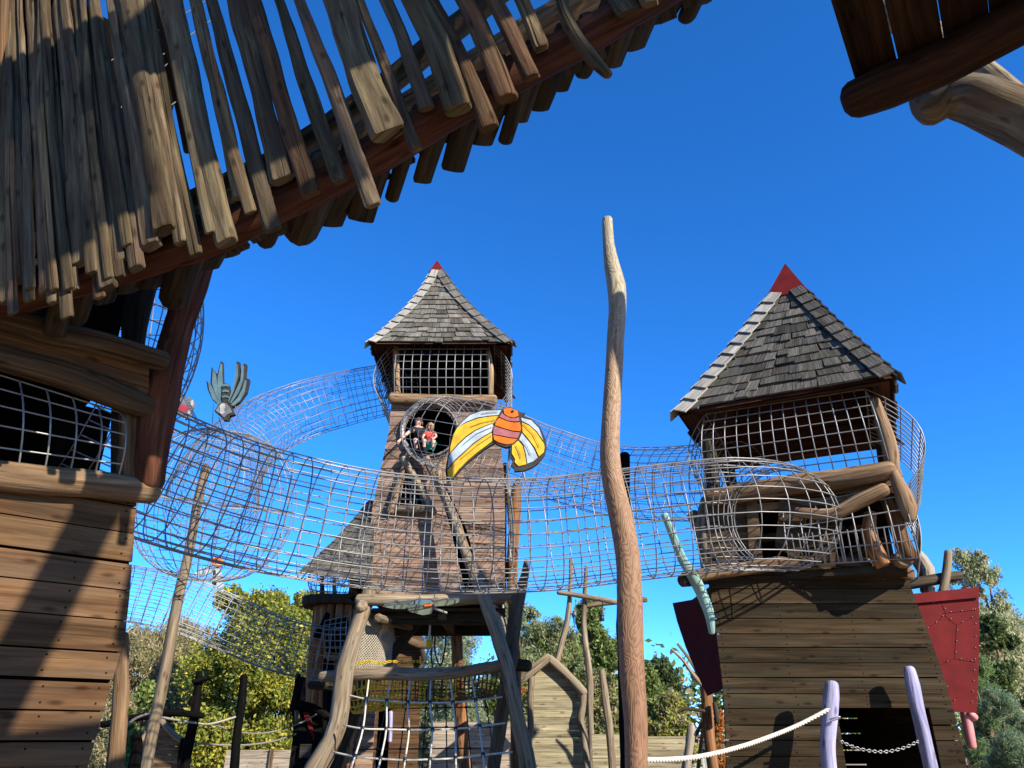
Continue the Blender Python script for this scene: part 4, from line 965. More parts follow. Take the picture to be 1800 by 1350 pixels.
mb = MB(); q = [P(655, 890, 16.6), P(540, 1006, 16.5), P(655, 1020, 16.5)]; mb.prism([x + V((0, .05, 0)) for x in q], V((0, .05, 0)), .8); mb.build('lean_to_gable', W_DARK, ct)
mb = MB(); mb.box(P(612, 1050, 16.3), V((0, 0, 1.0)), V((.5, 0, 0)), V((0, 1.2, 0)), .8); mb.build('lean_to_wall', M_INT, ct)
# stilts, platform and braces
log_part('platform_log', W_LOG, ct, [(630, 1054), (720, 1055), (800, 1054), (890, 1047), (905, 1046)], 15.75, [20, 22, 22, 20, 18])
log_part('platform_log', W_LOG, ct, [(636, 1064), (645, 1078), (662, 1100)], [15.6, 16.2, 17.6], [22, 22, 20])
log_part('platform_log', W_LOG, ct, [(664, 1086), (676, 1090), (720, 1102)], [15.7, 16, 17.4], [16, 14, 14])
mb = MB(); dxa, dxb = P(655, 1075, CY).x, P(888, 1075, CY).x; dzz = P(700, 1075, CY).z
for k in range(8): mb.box((dxa, CY - .1 + k * .31, dzz + random.uniform(-.01, .01)), (dxb - dxa, 0, 0), (0, .295, 0), (0, 0, .05), random.uniform(.8, 1.1))
mb.build('floor_boards', W_DARK, ct)
mb = MB(); mb.box((dxa + .1, CY + .2, dzz - .22), (dxb - dxa - .2, 0, 0), (0, .1, 0), (0, 0, .2), 1); mb.box((dxa + .1, CY + 1.9, dzz - .25), (dxb - dxa - .2, 0, 0), (0, .1, 0), (0, 0, .22), 1); mb.box(V((P(770, 1090, CY).x, CY, dzz - .16)), V((.05, 2.2, -.05)), (.16, 0, 0), (0, 0, .12), 2); mb.build('joists', W_DARK, ct)
def cpost(name, mat, pxs, Y, w_, **k):
    mb = MB(); gpost(mb, pxs, Y, w_, **k); return mb.build(name, mat, ct)
cpost('leg', W_LOG, [(652, 1030), (640, 1070), (622, 1120), (606, 1180), (600, 1240), (584, 1300), (556, 1350)], [16.0, 15.8, 15.6, 15.4, 15.2, 15.0, 14.9], [27, 25, 27, 32, 33, 36, 42], wob=.09)
cpost('leg', W_LOG, [(748, 805), (790, 890), (822, 980), (850, 1050), (872, 1110), (888, 1165), (897, 1200), (912, 1270), (928, 1350)], [15.8, 15.5, 15.3, 15.2, 15.1, 15.05, 15.0, 14.9, 14.9], [14, 16, 18, 21, 23, 26, 25, 26, 30], wob=.09)
cpost('leg', W_ORANGE, [(908, 856), (906, 900), (902, 960), (900, 1010), (903, 1060), (906, 1180), (908, 1350)], [16.4] * 7, [18, 20, 20, 20, 20, 20, 20], wob=.05, tint=.7)
cpost('leg', W_LOG, [(925, 986), (922, 1010), (912, 1050), (904, 1100), (898, 1150), (893, 1185), (880, 1270), (868, 1350)], [15.5, 15.5, 15.5, 15.5, 15.4, 15.4, 15.7, 15.9], [8, 14, 24, 26, 24, 24, 24, 24], wob=.08, tint=.45)
cpost('leg', W_ORANGE, [(801, 1095), (804, 1150), (806, 1220), (812, 1290), (818, 1350)], 18.3, [20, 20, 20, 22, 22], wob=.05)
log_part('brace', W_DARK, ct, [(736, 1090), (700, 1135), (660, 1190)], [17.6, 17.4, 17.2], [20, 20, 20])
log_part('brace', W_DARK, ct, [(650, 1080), (655, 1120), (640, 1200), (600, 1310), (570, 1400)], [17.8] * 5, [22, 22, 24, 26, 26])
log_part('crossbeam', W_LOG, ct, [(565, 1190), (610, 1187), (680, 1184), (760, 1186), (830, 1178), (890, 1168)], [15.7, 15.6, 15.5, 15.5, 15.4, 15.4], [18, 20, 21, 22, 20, 20])
log_part('crossbeam', W_DARK, ct, [(545, 1204), (580, 1206), (620, 1212)], [16.4, 16.4, 16.6], [14, 16, 16])
log_part('crossbeam', W_DARK, ct, [(870, 1172), (900, 1168), (929, 1170)], [15.8, 15.7, 15.6], [20, 22, 20])
log_part('crossbeam', W_LOG, ct, [(886, 1196), (900, 1200), (910, 1202)], [15.3, 15.2, 15.2], [16, 16, 14], tint=.4)

# nets
def net(name, label, fn, nu, nv, r, mat, parent=None, knots=None, cat='net'):
    mb = MB()
    for i in range(nu + 1): mb.rod([fn(i / nu, k / nv) for k in range(nv + 1)], r, 5)
    for j in range(nv + 1): mb.rod([fn(k / nu, j / nv) for k in range(nu + 1)], r, 5)
    ce_ = fn(.5, .5)
    o = mb.build(name, mat, None, loc=ce_); tag(o, label, cat)
    if knots:
        for i in range(nu + 1):
            for j in range(1, nv + 1):
                kb = MB(); q = fn(i / nu, j / nv); kb.tube([q - RX * r * 1.5, q + RX * r * 1.5], r * 1.9, n=8, cap='round', tint=1, seg=1); kb.build('knot', M_BLK, o)
    return o
def quadf(a, b, c, d, sag):
    def fn(s, t): return a.lerp(b, s).lerp(d.lerp(c, s), t) + sag * (4 * s * (1 - s))
    return fn
NX = [[(648, 1196), (644, 1229), (638, 1281), (624, 1330), (600, 1400)], [(686, 1197), (680, 1232), (679, 1282), (669, 1334), (652, 1405)], [(722, 1197), (717, 1235), (719, 1283), (712, 1336), (702, 1408)], [(757, 1197), (756, 1235), (760, 1283), (756, 1335), (752, 1408)], [(792, 1194), (796, 1235), (801, 1281), (801, 1333), (804, 1405)], [(829, 1190), (836, 1231), (843, 1277), (849, 1327), (858, 1400)]]
NYd = [15.4, 15.0, 14.4, 13.7, 12.8]; NE = [None, ((609, 1221), (882, 1225)), ((604, 1275), (888, 1271)), ((586, 1322), (900, 1322)), ((560, 1390), (915, 1395))]
mb = MB()
for colm in NX: mb.tube([P(x, y, Y) for (x, y), Y in zip(colm, NYd)], .017, n=6, tint=1, cap='flat', seg=3)
for j in range(1, 5): mb.tube([P(*NE[j][0], NYd[j] + .25)] + [P(*colm[j], NYd[j]) for colm in NX] + [P(*NE[j][1], NYd[j] + .3)], .017, n=6, tint=1, cap='flat', seg=3)
cn = mb.build('climbing_net', M_ROPE, None, loc=P(756, 1283, 14.4)); tag(cn, 'cream rope climbing net with black knots hanging from the middle tower crossbeam', 'net')
for colm in NX:
    for j in range(1, 5):
        kb = MB(); q = P(*colm[j], NYd[j]); kb.tube([q - UP * .022, q + UP * .022], .036, n=8, cap='round', tint=1, seg=1); kb.build('knot', M_BLK, cn)
net('climbing_net', 'second rope net behind, coloured dark for shade, its knots seen between the cream ropes', quadf(P(650, 1215, 17.3), P(850, 1210, 17.3), P(880, 1400, 15.0), P(600, 1400, 15.0), V((0, 0, 0))), 6, 5, .013, M_BLK, knots=True)  # black material puts the shade into these ropes
def yfn(s, t):
    a = P(612 + 262 * s, 1180, 15.6); b = P(640 + 215 * s, 1176, 17.7); q = a.lerp(b, t); q.z -= .80 * math.sin(math.pi * t) ** .7 * (1 - .35 * s) + .02 * math.sin(s * 40); return q
mb = MB()
def ytint(s): return tuple(x * random.uniform(.75, 1.15) for x in ((1, 1, 1) if random.random() > s * 1.5 - .25 else (.16, .14, .9)))
for i in range(34): mb.rod([yfn(i / 33, k / 8) for k in range(9)], .015, 4, tint=ytint(i / 33))
for j in range(12):
    for k in range(12): mb.rod([yfn((k + q / 3) / 12, j / 11) for q in range(4)], .015, 4, tint=ytint(k / 12))
tag(mb.build('hammock_net', M_YEL, None, loc=yfn(.5, .5)), 'yellow and brown woven hammock net slung under the middle tower crossbeam', 'net')
mb = MB()
for i in range(24):
    q = yfn(i / 45, 0) + V((0, -.06, .14)); mb.box(q, (.10, 0, 0), (0, .05, 0), (0, 0, .035), 1)
tag(mb.build('net_edging', M_YEL, None, loc=yfn(.25, 0)), 'yellow webbing loops along the top of the crossbeam', 'webbing')
def snet(name, label, a, b, c, d, nu, nv):
    def fn(s, t): return a.lerp(b, s).lerp(d.lerp(c, s), t) + V((.12 * math.sin(math.pi * t) * math.sin(math.pi * s), 0, 0))
    mb = MB()
    for i in range(-nv, nu + 1):                            # diagonal mesh
        l1 = [(i + k, k) for k in range(nv + 1) if 0 <= i + k <= nu]
        if len(l1) > 1: mb.rod([fn(u / nu, v / nv) for u, v in l1], .009, 4)
        l2 = [(i + k, nv - k) for k in range(nv + 1) if 0 <= i + k <= nu]
        if len(l2) > 1: mb.rod([fn(u / nu, v / nv) for u, v in l2], .009, 4)
    tag(mb.build(name, M_NET, None, loc=fn(.5, .5)), label, 'net')
snet('safety_net', 'beige diamond mesh net beside the left front leg of the middle tower', P(622, 1178, 15.7), P(700, 1178, 17.6), P(690, 1085, 17.6), P(640, 1085, 15.8), 20, 16)
snet('safety_net', 'grey diamond mesh net between the right legs of the middle tower', P(880, 1165, 15.7), P(895, 1165, 17.6), P(885, 1060, 17.6), P(868, 1062, 15.8), 18, 16)
mb = MB(); mb.tube([P(757, 1080, 16.4), P(756, 1100, 16.4), P(754, 1126, 16.4)], .024, n=6, tint=1); mb.tube([P(754, 1134, 16.4), P(748, 1160, 16.4), P(742, 1180, 16.3)], .024, n=6, tint=1); rp_ = mb.build('hanging_rope', M_ROPE, None, loc=P(757, 1080, 16.4)); tag(rp_, 'short cream rope hanging under the middle tower floor with a yellow clamp', 'rope')
mb = MB(); mb.tube([P(755, 1126, 16.38), P(754, 1138, 16.38)], .06, n=8, tint=1, cap='flat', seg=1); mb.build('clamp', M_YEL, rp_)
mb = MB(); mb.tube([P(768, 1098, 18), P(764, 1140, 18), P(774, 1170, 18), P(782, 1140, 18), P(785, 1098, 18)], .02, n=6, tint=1); mb.tube([P(762, 1100, 18.1), P(758, 1150, 18.1), P(762, 1182, 18.1)], .02, n=6, tint=1); tag(mb.build('hanging_rope', M_BLK, None, loc=P(768, 1098, 18)), 'black rope loops hanging under the back of the middle tower floor', 'rope')
# ------------------------------------------------------------------ painted cut-out ornaments
def paint(name, col): return plain(name, col, .65, spec=.2, var=.28, scale=7)
C_OR = paint('orange paint', (.80, .16, .01)); C_YE = paint('yellow paint', (.72, .42, .03)); C_BL = paint('pale blue paint', (.42, .50, .56)); C_MA = paint('dusty pink paint', (.36, .12, .13)); C_DK = paint('charcoal board', (.035, .035, .03))
C_GB = paint('grey blue paint', (.10, .17, .19)); C_GR = paint('grey paint', (.16, .17, .18)); C_WH = paint('off white paint', (.42, .41, .38)); C_RD = paint('crimson paint', (.42, .05, .07)); C_GN = paint('grey green paint', (.12, .14, .10))
class Cut:
    """flat painted board: outline and raised painted areas drawn in a zoomed crop's coordinates"""
    def __init__(s, ox, oy, z, Y, tilt=None): s.ox, s.oy, s.z, s.Y = ox, oy, z, Y
    def w(s, q, d=0): return P(s.ox + q[0] / s.z, s.oy + q[1] / s.z, s.Y) + V((0, -d, 0))
    def plate(s, pts, d, th, mat, name, parent=None, loc=None, smooth=0):
        q = [s.w(p, d) for p in pts]
        if smooth:
            cl_ = q + [q[0]]; fine, _ = catmull(cl_, [1] * len(cl_), smooth); q = fine[:-1]
        mb = MB(); mb.prism(q, V((0, th, 0)), 1.0); return mb.build(name, mat, parent, loc)
cz = Cut(680, 680, 6, 9.15)
base = cz.w((1250, 900))
bird = thing('bird_board', 'painted wooden robin-like bird board with yellow and blue spread wings, standing on the nearest tunnel', 'ornament', base)
wingL = [(1225, 242), (1100, 236), (1000, 243), (870, 290), (800, 352), (735, 425), (690, 520), (665, 610), (645, 720), (628, 800), (616, 890), (625, 975), (645, 1000), (690, 980), (750, 905), (820, 830), (940, 725), (1030, 655), (1120, 605), (1190, 560)]
cz.plate(wingL, 0, .06, C_DK, 'wing', bird)
cz.plate([(1390, 310), (1450, 312), (1530, 338), (1620, 428), (1672, 545), (1688, 640), (1668, 715), (1600, 800), (1530, 850), (1450, 882), (1345, 890), (1340, 855), (1312, 830), (1330, 770), (1300, 740), (1298, 690), (1310, 600)], 0, .06, C_DK, 'wing', bird)
bodyp = [(1222, 230), (1310, 218), (1392, 258), (1412, 330), (1430, 430), (1398, 545), (1340, 618), (1260, 640), (1180, 615), (1118, 570), (1104, 480), (1116, 400), (1160, 320)]
cz.plate(bodyp, .012, .07, C_DK, 'body', bird)
def stripe(pts, mat, nm): cz.plate(pts, .024 if nm in ('body_band', 'head') else .012, .012, mat, nm, bird)
stripe([(1205, 250), (1000, 258), (880, 300), (800, 368), (752, 425), (850, 366), (960, 325), (1075, 308), (1178, 300)], C_BL, 'wing_band')
stripe([(1176, 310), (1075, 318), (960, 338), (850, 378), (745, 432), (705, 505), (670, 640), (662, 708), (740, 610), (830, 525), (930, 458), (1040, 410), (1140, 375)], C_YE, 'wing_band')
stripe([(1136, 384), (1040, 420), (935, 468), (838, 536), (745, 625), (655, 728), (640, 860), (720, 770), (810, 690), (900, 605), (1000, 535), (1108, 472)], C_BL, 'wing_band')
stripe([(1108, 484), (1000, 548), (905, 618), (815, 702), (725, 785), (640, 880), (642, 940), (660, 978), (690, 960), (760, 870), (850, 780), (950, 695), (1050, 620), (1112, 575)], C_YE, 'wing_band')
stripe([(1418, 330), (1525, 356), (1605, 440), (1650, 570), (1580, 470), (1500, 400), (1424, 362)], C_BL, 'wing_band')
stripe([(1426, 378), (1500, 412), (1578, 484), (1655, 600), (1664, 640), (1655, 690), (1605, 735), (1560, 640), (1500, 560), (1432, 480)], C_YE, 'wing_band')
stripe([(1424, 492), (1490, 570), (1548, 650), (1592, 748), (1540, 790), (1482, 812), (1465, 700), (1440, 610), (1396, 560)], C_BL, 'wing_band')
stripe([(1385, 570), (1430, 622), (1456, 710), (1472, 818), (1390, 838), (1350, 800), (1352, 760), (1318, 705), (1322, 620)], C_YE, 'wing_band')
stripe([(1230, 240), (1305, 230), (1380, 262), (1388, 310), (1340, 330), (1280, 318), (1240, 290)], C_OR, 'head')
stripe([(1215, 282), (1250, 312), (1300, 334), (1350, 340), (1392, 328), (1398, 368), (1340, 372), (1270, 360), (1188, 322)], C_MA, 'body_band')
stripe([(1182, 334), (1265, 370), (1340, 384), (1402, 382), (1415, 440), (1408, 474), (1320, 466), (1230, 440), (1140, 410), (1155, 370)], C_OR, 'body_band')
stripe([(1138, 422), (1228, 452), (1320, 478), (1402, 488), (1380, 545), (1310, 540), (1220, 522), (1122, 505), (1126, 450)], C_MA, 'body_band')
stripe([(1124, 516), (1220, 534), (1310, 552), (1374, 556), (1330, 600), (1270, 612), (1190, 595), (1132, 562)], C_OR, 'body_band')
cz.plate([(1388, 262), (1460, 276), (1446, 300), (1408, 322), (1392, 300)], .0, .05, C_DK, 'beak', bird)
mb = MB(); mb.tube([cz.w((1328, 266), .02), cz.w((1328, 266), .034)], .018, n=10, tint=1, cap='flat', seg=1); mb.build('eye', C_DK, bird)
for ln in ([(1150, 355), (1000, 385), (880, 430)], [(1110, 430), (950, 500), (800, 620)], [(1110, 520), (960, 620), (780, 770)], [(1440, 400), (1540, 500), (1610, 640)], [(1420, 560), (1480, 640), (1515, 720)], [(1360, 620), (1390, 680), (1415, 760)], [(1000, 290), (1100, 275), (1170, 272)]):
    mb = MB(); mb.rod([cz.w(q, .0255) for q in ln], .0035, 4, tint=1); mb.build('feather_line', C_DK, bird)
mb = MB(); mb.rod([cz.w((1290, 640), -.03), P(893, 832, 9.2), P(893, 848, 9.25)], .012); mb.rod([cz.w((1430, 860), -.03), P(925, 850, 9.2)], .012); mb.build('stand_rods', M_STEEL, bird)
# grey fly board on the tunnel
fz = Cut(200, 620, 4.5, 10.9)
fly = thing('fly_board', 'grey blue winged insect board, head down, held over the rod cage by thin wires', 'ornament', fz.w((880, 545)))
pet = [[(866, 405), (818, 310), (815, 200), (845, 75), (860, 80), (862, 190), (868, 300), (880, 380)], [(856, 410), (800, 330), (768, 240), (776, 118), (806, 160), (826, 270), (868, 392)], [(846, 425), (780, 370), (745, 290), (736, 224), (766, 250), (800, 320), (858, 405)],
       [(890, 405), (930, 300), (960, 190), (966, 75), (988, 78), (990, 180), (945, 310), (905, 390)], [(900, 410), (950, 320), (1005, 210), (1020, 88), (1040, 95), (1030, 215), (985, 320), (915, 408)], [(905, 420), (970, 360), (1020, 280), (1045, 203), (1062, 210), (1042, 310), (990, 385), (935, 425)]]
for i, p_ in enumerate(pet):
    cx_, cy_ = sum(q[0] for q in p_) / len(p_), sum(q[1] for q in p_) / len(p_)
    wg = fz.plate([(cx_ + (q[0] - cx_) * 1.12, cy_ + (q[1] - cy_) * 1.05) for q in p_], -.004 * i, .07, C_DK, 'wing', fly)
    fz.plate([(cx_ + (q[0] - cx_) * .80, cy_ + (q[1] - cy_) * .92) for q in p_], .012 - .004 * i, .012, C_GB, 'wing_panel', wg)
bd = fz.plate([(862, 300), (868, 256), (890, 246), (915, 258), (922, 310), (910, 370), (885, 405), (862, 380)], .03, .08, C_DK, 'body', fly)
for a, b in ((255, 278), (300, 322), (345, 366)): fz.plate([(868, a + 5), (890, a), (914, a + 6), (916, b), (890, b - 6), (866, b)], .044, .014, C_GB, 'stripe', bd)
hd = fz.plate([(860, 392), (900, 395), (930, 430), (962, 492), (920, 505), (905, 540), (870, 538), (850, 510), (800, 468), (826, 430)], .034, .08, C_DK, 'head', fly)
fz.plate([(862, 405), (895, 410), (925, 440), (945, 480), (905, 495), (880, 520), (850, 498), (815, 466), (836, 436)], .046, .012, C_GR, 'face', hd)
fz.plate([(856, 418), (882, 412), (890, 440), (880, 462), (888, 485), (866, 500), (846, 486), (852, 455), (846, 436)], .056, .01, C_WH, 'marking', hd)
mb = MB()
for a, b in (((790, 400), (720, 560)), ((830, 510), (818, 590)), ((960, 420), (985, 610)), ((925, 520), (950, 610))): mb.rod([fz.w(a), fz.w(b, -.3)], .006)
mb.build('wires', M_STEEL, fly)
# butterfly board half hidden by the left tower
bf = thing('butterfly_board', 'grey and crimson butterfly board half hidden behind the left tower post', 'ornament', fz.w((550, 560)))
bz = Cut(200, 620, 4.5, 10.2)
bz.plate([(420, 400), (490, 378), (540, 352), (600, 350), (632, 385), (628, 430), (600, 470), (592, 515), (560, 525), (520, 480), (470, 450), (420, 440)], 0, .06, C_GR, 'wing', bf)
bz.plate([(440, 405), (510, 408), (590, 420), (600, 440), (560, 482), (500, 450), (440, 432)], .012, .012, C_RD, 'wing_panel', bf)
for q in ([(610, 385), (628, 375), (632, 405), (622, 428), (608, 410)], [(588, 465), (606, 452), (615, 470), (600, 488), (586, 485)], [(552, 500), (580, 492), (588, 515), (560, 528)]): bz.plate(q, .012, .012, C_WH, 'spot', bf)
ob = thing('orange_board', 'small orange board peeping out behind the left tower post under the butterfly', 'ornament', fz.w((440, 650)))
bz.plate([(425, 560), (445, 560), (476, 622), (455, 628), (425, 640)], 0, .05, C_OR, 'wing', ob); bz.plate([(475, 300), (520, 262), (515, 290), (490, 330), (470, 330)], 0, .05, C_YE, 'crest', ob); bz.plate([(410, 650), (440, 640), (440, 680), (412, 695)], 0, .05, C_WH, 'tail', ob)
mb = MB()
pa, pb_ = P(314, 678, 9.6), P(352, 752, 9.6)
for k in range(16):
    c = pa.lerp(pb_, (k + .5) / 16); t_ = (pb_ - pa).normalized(); a, b = frame(t_, UP if k % 2 else RX); mb.rod([c + t_ * .04 * math.cos(2 * math.pi * j / 8) + a * .016 * math.sin(2 * math.pi * j / 8) for j in range(9)], .006, 4)
tag(mb.build('steel_chain', M_CHAIN, None, loc=pa), 'thin chain hanging in front of the butterfly board beside the left tower post', 'chain')
# small parrot-like board by the cage pole
tz = Cut(0, 880, 2.872, 13.2)
par = thing('bird_board', 'small orange headed bird board with pale wings, hung below the round rod cage', 'ornament', tz.w((1100, 462)))
tz.plate([(1066, 300), (1090, 286), (1120, 296), (1130, 320), (1100, 340), (1072, 330)], .02, .05, C_OR, 'head', par); tz.plate([(1066, 330), (1010, 340), (970, 375), (1010, 385), (1072, 360)], 0, .04, C_BL, 'wing', par); tz.plate([(1075, 335), (1110, 340), (1126, 400), (1126, 462), (1098, 440), (1068, 425)], .01, .04, C_BL, 'tail', par); tz.plate([(1078, 350), (1090, 352), (1094, 430), (1072, 420)], .015, .04, C_DK, 'tail_stripe', par); tz.plate([(1112, 305), (1130, 300), (1136, 312), (1122, 318)], .03, .03, C_YE, 'beak', par)
# insect ornament seen from below, under the middle tunnel
dz_ = Cut(540, 980, 5, 10.2)
dr = thing('dragonfly_board', 'grey green dragonfly board seen edge on, hanging under the nearest tunnel before the crossbeam', 'ornament', dz_.w((1000, 470)))
def slab(pts, mat, nm, dy=.0, th=.10):
    mb = MB(); mb.prism([dz_.w(p_, dy) for p_ in pts], V((0, th * 3, th)), 1.0); mb.build(nm, mat, dr)
slab([(660, 432), (800, 420), (960, 412), (1010, 420), (900, 452), (760, 452)], C_GN, 'wing'); slab([(880, 440), (960, 420), (1060, 424), (1098, 450), (1092, 500), (1020, 512), (900, 480)], C_GN, 'body', .05)
slab([(890, 410), (940, 380), (1010, 370), (1080, 376), (1110, 392), (1040, 408), (960, 414)], C_GB, 'wing', .0, .03); slab([(1110, 400), (1200, 378), (1330, 372), (1330, 395), (1240, 420), (1120, 430)], C_GN, 'wing', .0, .05); slab([(1030, 428), (1098, 418), (1100, 430), (1040, 438)], C_OR, 'stripe', .07, .02)
mb = MB(); mb.rod([dz_.w((990, 390)), dz_.w((990, 290))], .008); mb.rod([dz_.w((1110, 390)), dz_.w((1125, 290))], .008); mb.tube([dz_.w((1120, 450)), dz_.w((1225, 486))], .016, tint=1); mb.build('hangers', M_STEEL, dr)

# ------------------------------------------------------------------ people in the round window
M_SKIN = plain('skin', (.62, .36, .25), .55, var=.06); M_HAIR = plain('fair hair', (.42, .22, .08), .6, var=.35, scale=60); M_HAIRD = plain('brown hair', (.10, .05, .025), .6, var=.3, scale=60)
M_TEE = plain('black tee fabric', (.014, .013, .016), .9); M_TOP = plain('red patterned top', (.62, .07, .05), .8, var=.5, scale=26); M_SHORT = plain('teal shorts', (.03, .36, .27), .8, var=.35, scale=20); M_JEAN = plain('dark trousers', (.02, .025, .04), .9)
for m_ in (M_SKIN, M_TEE, M_TOP, M_SHORT, M_JEAN):            # skinned bodies carry no tint layer
    for n_ in m_.node_tree.nodes:
        if n_.type == 'MIX' and n_.blend_type == 'MULTIPLY': n_.inputs[0].default_value = 0
def skin_body(name, joints, bones, mat, parent, levels=1):
    """joints: {key: (pos, radius)}; one continuous skinned body"""
    me = bpy.data.meshes.new(name); bm = bmesh.new(); sk = bm.verts.layers.skin.verify(); vs = {}
    org = V(parent['wl'])
    for i, (k, (p_, r_)) in enumerate(joints.items()):
        v = bm.verts.new(p_ - org); v[sk].radius = (r_, r_); v[sk].use_root = (i == 0); vs[k] = v
    for a, b in bones: bm.edges.new((vs[a], vs[b]))
    bm.to_mesh(me); bm.free(); me.materials.append(mat)
    o = bpy.data.objects.new(name, me); COL.objects.link(o); o.parent = parent; o['wl'] = tuple(org)
    o.modifiers.new('skin', 'SKIN').use_smooth_shade = True
    ss = o.modifiers.new('sub', 'SUBSURF'); ss.levels = ss.render_levels = levels; return o
def blob(mb, c, rx, ry, rz, wob=.06, tint=1.0, n=12, m=8):
    i0 = len(mb.v); ph = random.uniform(0, 6)
    for i in range(m + 1):
        a = math.pi * i / m
        for j in range(n):
            t = 2 * math.pi * j / n; k = 1 + wob * math.sin(3 * t + ph + 2 * a)
            mb.v.append(c + V((rx * k * math.sin(a) * math.cos(t), ry * k * math.sin(a) * math.sin(t), rz * math.cos(a))))
    for i in range(m):
        for j in range(n):
            A_, B_, C_, D_ = i0 + i * n + j, i0 + i * n + (j + 1) % n, i0 + (i + 1) * n + (j + 1) % n, i0 + (i + 1) * n + j
            mb.face((A_, D_, C_, B_), ((j * .1, i * .1), (j * .1 + .1, i * .1), (j * .1 + .1, i * .1 + .1), (j * .1, i * .1 + .1)), (tint,) * 3, True)
def person(label, base, face, scale, pose, hair, top, bottom, hairlen):
    """crouched or sitting figure; pose gives joints in metres relative to base, +x picture right, -y to the viewer"""
    t = thing('person', label, 'person', base, 'people in the round window')
    W = lambda q: V(base) + V(q) * scale
    J = {k: (W(p_), r_ * scale) for k, (p_, r_) in pose.items()}
    bones = [('pelvis', 'waist'), ('waist', 'chest'), ('chest', 'neck'), ('neck', 'head'), ('head', 'crown'), ('chest', 'shl'), ('shl', 'ell'), ('ell', 'wrl'), ('wrl', 'hal'), ('chest', 'shr'), ('shr', 'elr'), ('elr', 'wrr'), ('wrr', 'har'),
             ('pelvis', 'hil'), ('hil', 'knl'), ('knl', 'anl'), ('anl', 'tol'), ('pelvis', 'hir'), ('hir', 'knr'), ('knr', 'anr'), ('anr', 'tor')]
    for s_ in ('l', 'r'):
        h, wv = J['ha' + s_][0], J['wr' + s_][0]; d = (h - wv).normalized(); sd = d.orthogonal().normalized()
        for k in range(5):
            off = sd * ((k - 2) * .017 * scale) if k < 4 else sd * (.04 * scale)
            ln = (.055, .065, .068, .058, .03)[k] * scale
            J[f'f{k}{s_}'] = (h + off + d * ln * .55 + V((0, 0, -.008 * scale)), .0085 * scale); J[f'g{k}{s_}'] = (h + off * 1.05 + d * ln + V((0, 0, -.02 * scale)), .0075 * scale)
            bones += [('ha' + s_, f'f{k}{s_}'), (f'f{k}{s_}', f'g{k}{s_}')]
    b = skin_body('body', J, bones, M_SKIN, t, 2)
    g = lambda k, m=1.16: (J[k][0], J[k][1] * m)
    skin_body('shirt', {k: g(k) for k in ('pelvis', 'waist', 'chest', 'shl', 'shr')} | {'sl': (J['shl'][0].lerp(J['ell'][0], .62), J['shl'][1] * .98), 'sr': (J['shr'][0].lerp(J['elr'][0], .62), J['shr'][1] * .98)}, [('pelvis', 'waist'), ('waist', 'chest'), ('chest', 'shl'), ('chest', 'shr'), ('shl', 'sl'), ('shr', 'sr')], top, t, 2)
    skin_body('trousers', {'pelvis': g('pelvis', 1.08), 'hil': g('hil', 1.05), 'hir': g('hir', 1.05)} | {'kl': (J['hil'][0].lerp(J['knl'][0], .9), J['knl'][1] * 1.25), 'kr': (J['hir'][0].lerp(J['knr'][0], .9), J['knr'][1] * 1.3)}, [('pelvis', 'hil'), ('hil', 'kl'), ('pelvis', 'hir'), ('hir', 'kr')], bottom, t, 2)
    hc = J['head'][0].lerp(J['crown'][0], .5); f = V(face).normalized(); sd = f.cross(UP).normalized(); r = J['head'][1]
    hb = MB()
    blob(hb, hc + UP * r * .18 - f * r * .16, r * 1.12, r * 1.12, r * 1.12, .05)
    for k in range(14):
        th = 2 * math.pi * k / 14; d = sd * math.cos(th) - f * math.sin(th)
        if d.dot(f) > .45: continue
        st = hc + UP * r * .6 + d * r * .75
        hb.tube([st, hc + d * r * 1.12, hc + d * r * random.uniform(1.0, 1.25) - UP * hairlen * scale * random.uniform(.8, 1.1)], [r * .3, r * .34, r * .14], n=6, tint=random.uniform(.7, 1.25))
    hb.build('hair', hair, t)
    fb = MB(); fc = J['head'][0].lerp(J['crown'][0], .35)
    for s_ in (-1, 1): blob(fb, fc + f * r * .92 + sd * s_ * r * .36, r * .10, r * .10, r * .08, 0, .02)
    blob(fb, fc + f * r * 1.04 - UP * r * .25, r * .13, r * .16, r * .2, 0, .95); blob(fb, fc + f * r * .93 - UP * r * .62, r * .28, r * .1, r * .06, 0, .45)
    for s_ in (-1, 1): blob(fb, fc + sd * s_ * r * 1.0 - UP * r * .1, r * .1, r * .16, r * .25, 0, .95)
    fb.build('face', M_SKIN, t)
    return t
wb = P(752, 796, 16.45)
CH = dict(pelvis=((0, 0, .16), .12), waist=((0, 0, .30), .105), chest=((.0, -.02, .44), .11), neck=((0, -.03, .55), .045), head=((.0, -.05, .66), .085), crown=((-.02, -.06, .76), .075),
          shl=((-.13, -.02, .50), .05), ell=((-.20, -.10, .36), .038), wrl=((-.18, -.22, .24), .028), hal=((-.17, -.28, .21), .028), shr=((.13, -.02, .50), .05), elr=((.19, -.10, .36), .038), wrr=((.12, -.22, .25), .028), har=((.08, -.27, .23), .028),
          hil=((-.09, -.04, .12), .085), knl=((-.14, -.30, .20), .058), anl=((-.12, -.26, -.02), .04), tol=((-.13, -.38, -.03), .032), hir=((.09, -.04, .12), .085), knr=((.14, -.30, .18), .058), anr=((.12, -.26, -.02), .04), tor=((.13, -.38, -.03), .032))
person('small fair haired child in red patterned top and teal shorts, crouching in the round window', P(755, 790, 15.6), (-.4, -.8, -.3), .74, CH, M_HAIR, M_TOP, M_SHORT, .16)
